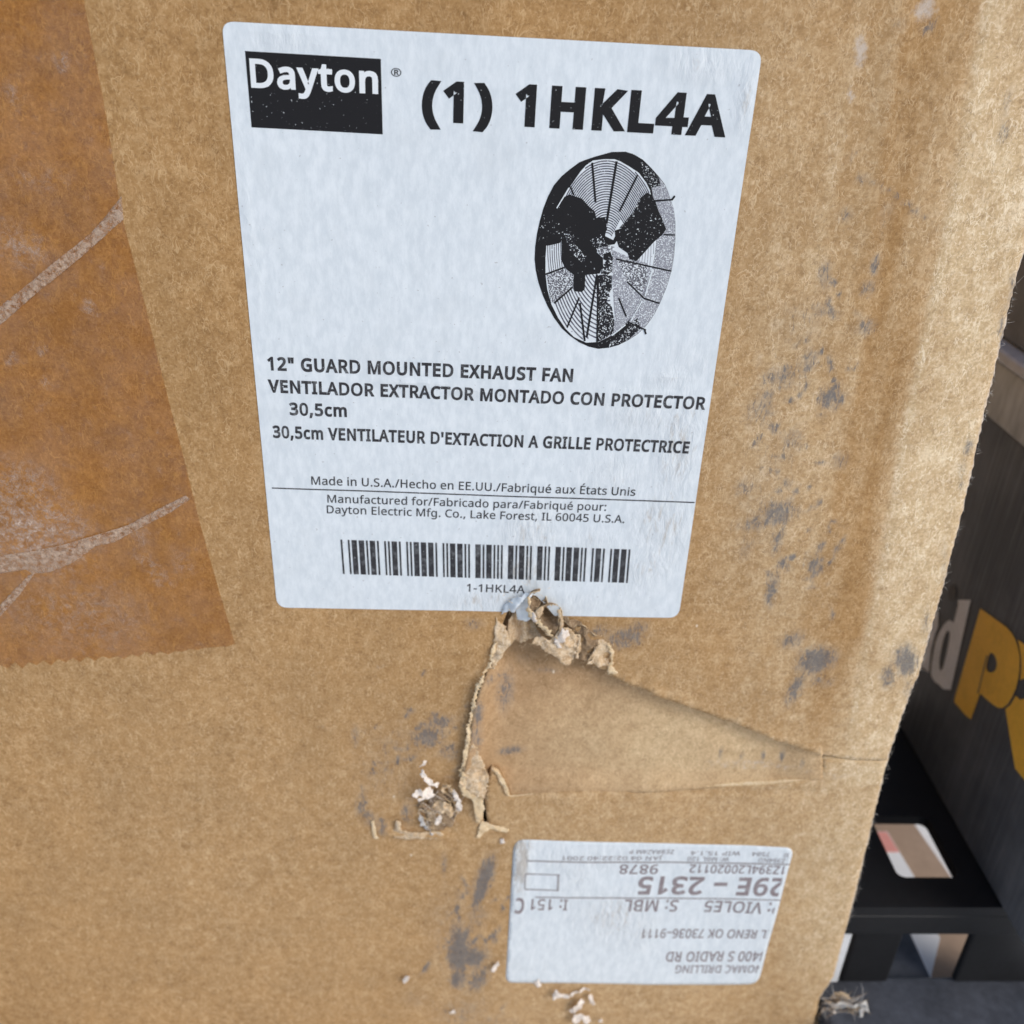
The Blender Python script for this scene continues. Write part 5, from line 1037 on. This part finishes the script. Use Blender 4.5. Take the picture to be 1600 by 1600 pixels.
side_print('grey_letter', [[(435, 255), (525, 255), (385, 880), (335, 875), (300, 842), (275, 825), (258, 800), (247, 770), (252, 700), (275, 560), (300, 490), (335, 430), (360, 402), (380, 396), (405, 412), (437, 290)]], m_grey, [sm_poly([(345, 490), (372, 462), (380, 490), (372, 560), (335, 720), (318, 748), (305, 735), (308, 660), (325, 570)])])
side_print('grey_letter', [[(120, 800), (200, 560), (285, 330), (300, 345), (298, 440), (275, 500), (250, 600), (232, 760), (190, 722)]], m_grey)
side_print('grey_mark', [[(395 + 30 * math.cos(t) - 6 * math.sin(t), 205 + 58 * math.sin(t)) for t in np.linspace(0, 2 * math.pi, 20, endpoint=False)]], simple('dim_grey_print', (0.10, 0.10, 0.10), .6, .3, .2))
side_print('orange_letter', [[(590, 315), (640, 348), (700, 392), (770, 442), (805, 480), (832, 525), (852, 580), (864, 650), (864, 730), (855, 800), (838, 870), (812, 930), (780, 980), (745, 1005), (715, 1004), (690, 990), (640, 950), (590, 905), (525, 1085), (490, 1058), (410, 965), (412, 940)]], m_orange, [sm_poly([(645, 650), (662, 618), (690, 635), (708, 690), (700, 745), (660, 765), (628, 738)])])
side_print('orange_letter', [[(852, 530), (1000, 640), (1120, 760), (1170, 900), (1150, 1040), (1080, 1100), (1090, 1300), (1130, 1760), (1020, 1660), (832, 1425), (800, 1230), (765, 1012), (800, 985), (838, 920), (868, 948), (905, 940), (930, 880), (925, 820), (890, 800), (868, 815), (876, 730), (874, 650), (862, 580)]], m_orange)
side_print('letter_outline', [stroke((640, 640), (578, 905), 7)], m_carton, lift=.0007)

# ---- grey weathered slab on top of the carton
m_slab = simple('weathered_grey', (0.40, 0.43, 0.46), 0.7, 0.3, 0.4, 30, 0.4, (1, 1, 0.3))
m_slabt = simple('weathered_grey_lid', (0.50, 0.53, 0.60), 0.6, 0.3, 0.15, 30, 0.3)
m_slabd = simple('dusty_brown_grey', (0.20, 0.215, 0.24), 0.75, 0.3, 0.2, 25, 0.3)
slab = thing('grey_block', 'weathered grey block with a pale lip lying on top of the black carton', 'block', (XK + .023, .06, ztop))
zt2 = float(PX(1580, 580, XK - .004)[2]); zt3 = float(PX(1580, 560, XK - .006)[2])
to(boxobj('block_body', None, [m_slab], XK - .003, XK + .047, -.006, .19, ztop + .0006, zt2, .002), slab)
to(boxobj('lip', None, [m_slabt], XK - .0055, XK + .0495, -.0085, .1925, zt2 + .0005, zt3, .0018), slab)
to(boxobj('top_plate', None, [m_slabd], XK + .0035, XK + .041, .002, .182, zt3 + .0005, zt3 + .05, .002), slab)

# ------------------------------------------------------------------ under the pallet
m_wood = simple('brown_cardboard_sheet', (0.42, 0.30, 0.215), 0.85, 0.2, 0.10, 30, 0.2)
m_paper = simple('white_paper', (0.88, 0.88, 0.88), 0.7, 0.2, 0.03, 20)
m_red = simple('red_print', (0.82, 0.36, 0.31), 0.7, 0.2, 0.08, 40)
def floor_sheet(name, pix, z, th, m_, parent=None):
    V, F_ = tri([tuple(PZ(u, v, z)[:2]) for u, v in pix], .03)
    me = bpy.data.meshes.new(name); me.from_pydata([(x, y, z) for x, y in V], [], F_.tolist())
    o = link(name, me, parent, [m_]); q = o.modifiers.new('thickness', 'SOLIDIFY'); q.thickness = th; q.offset = -1
    return o
cs = floor_sheet('cardboard_sheet', [(1330, 1255), (1406, 1255), (1487, 1372), (1545, 1480), (1600, 1590), (1500, 1590), (1440, 1590), (1395, 1330), (1330, 1310)], .004, .0036, m_wood)
cs['label'] = 'brown cardboard sheet on the ground seen through the slots of the black pallet'; cs['category'] = 'cardboard sheet'
ps = floor_sheet('paper_sheet', [(1330, 1299), (1386, 1299), (1430, 1372), (1469, 1466), (1456, 1520), (1448, 1575), (1280, 1575), (1250, 1400)], .0052, .0008, m_paper)
ps['label'] = 'white paper sheet with a red mark lying under the black pallet'; ps['category'] = 'paper'
floor_sheet('red_mark', [(1365, 1299.5), (1385.5, 1299.5), (1405, 1331), (1365, 1331)], .0056, .0002, m_red, ps)
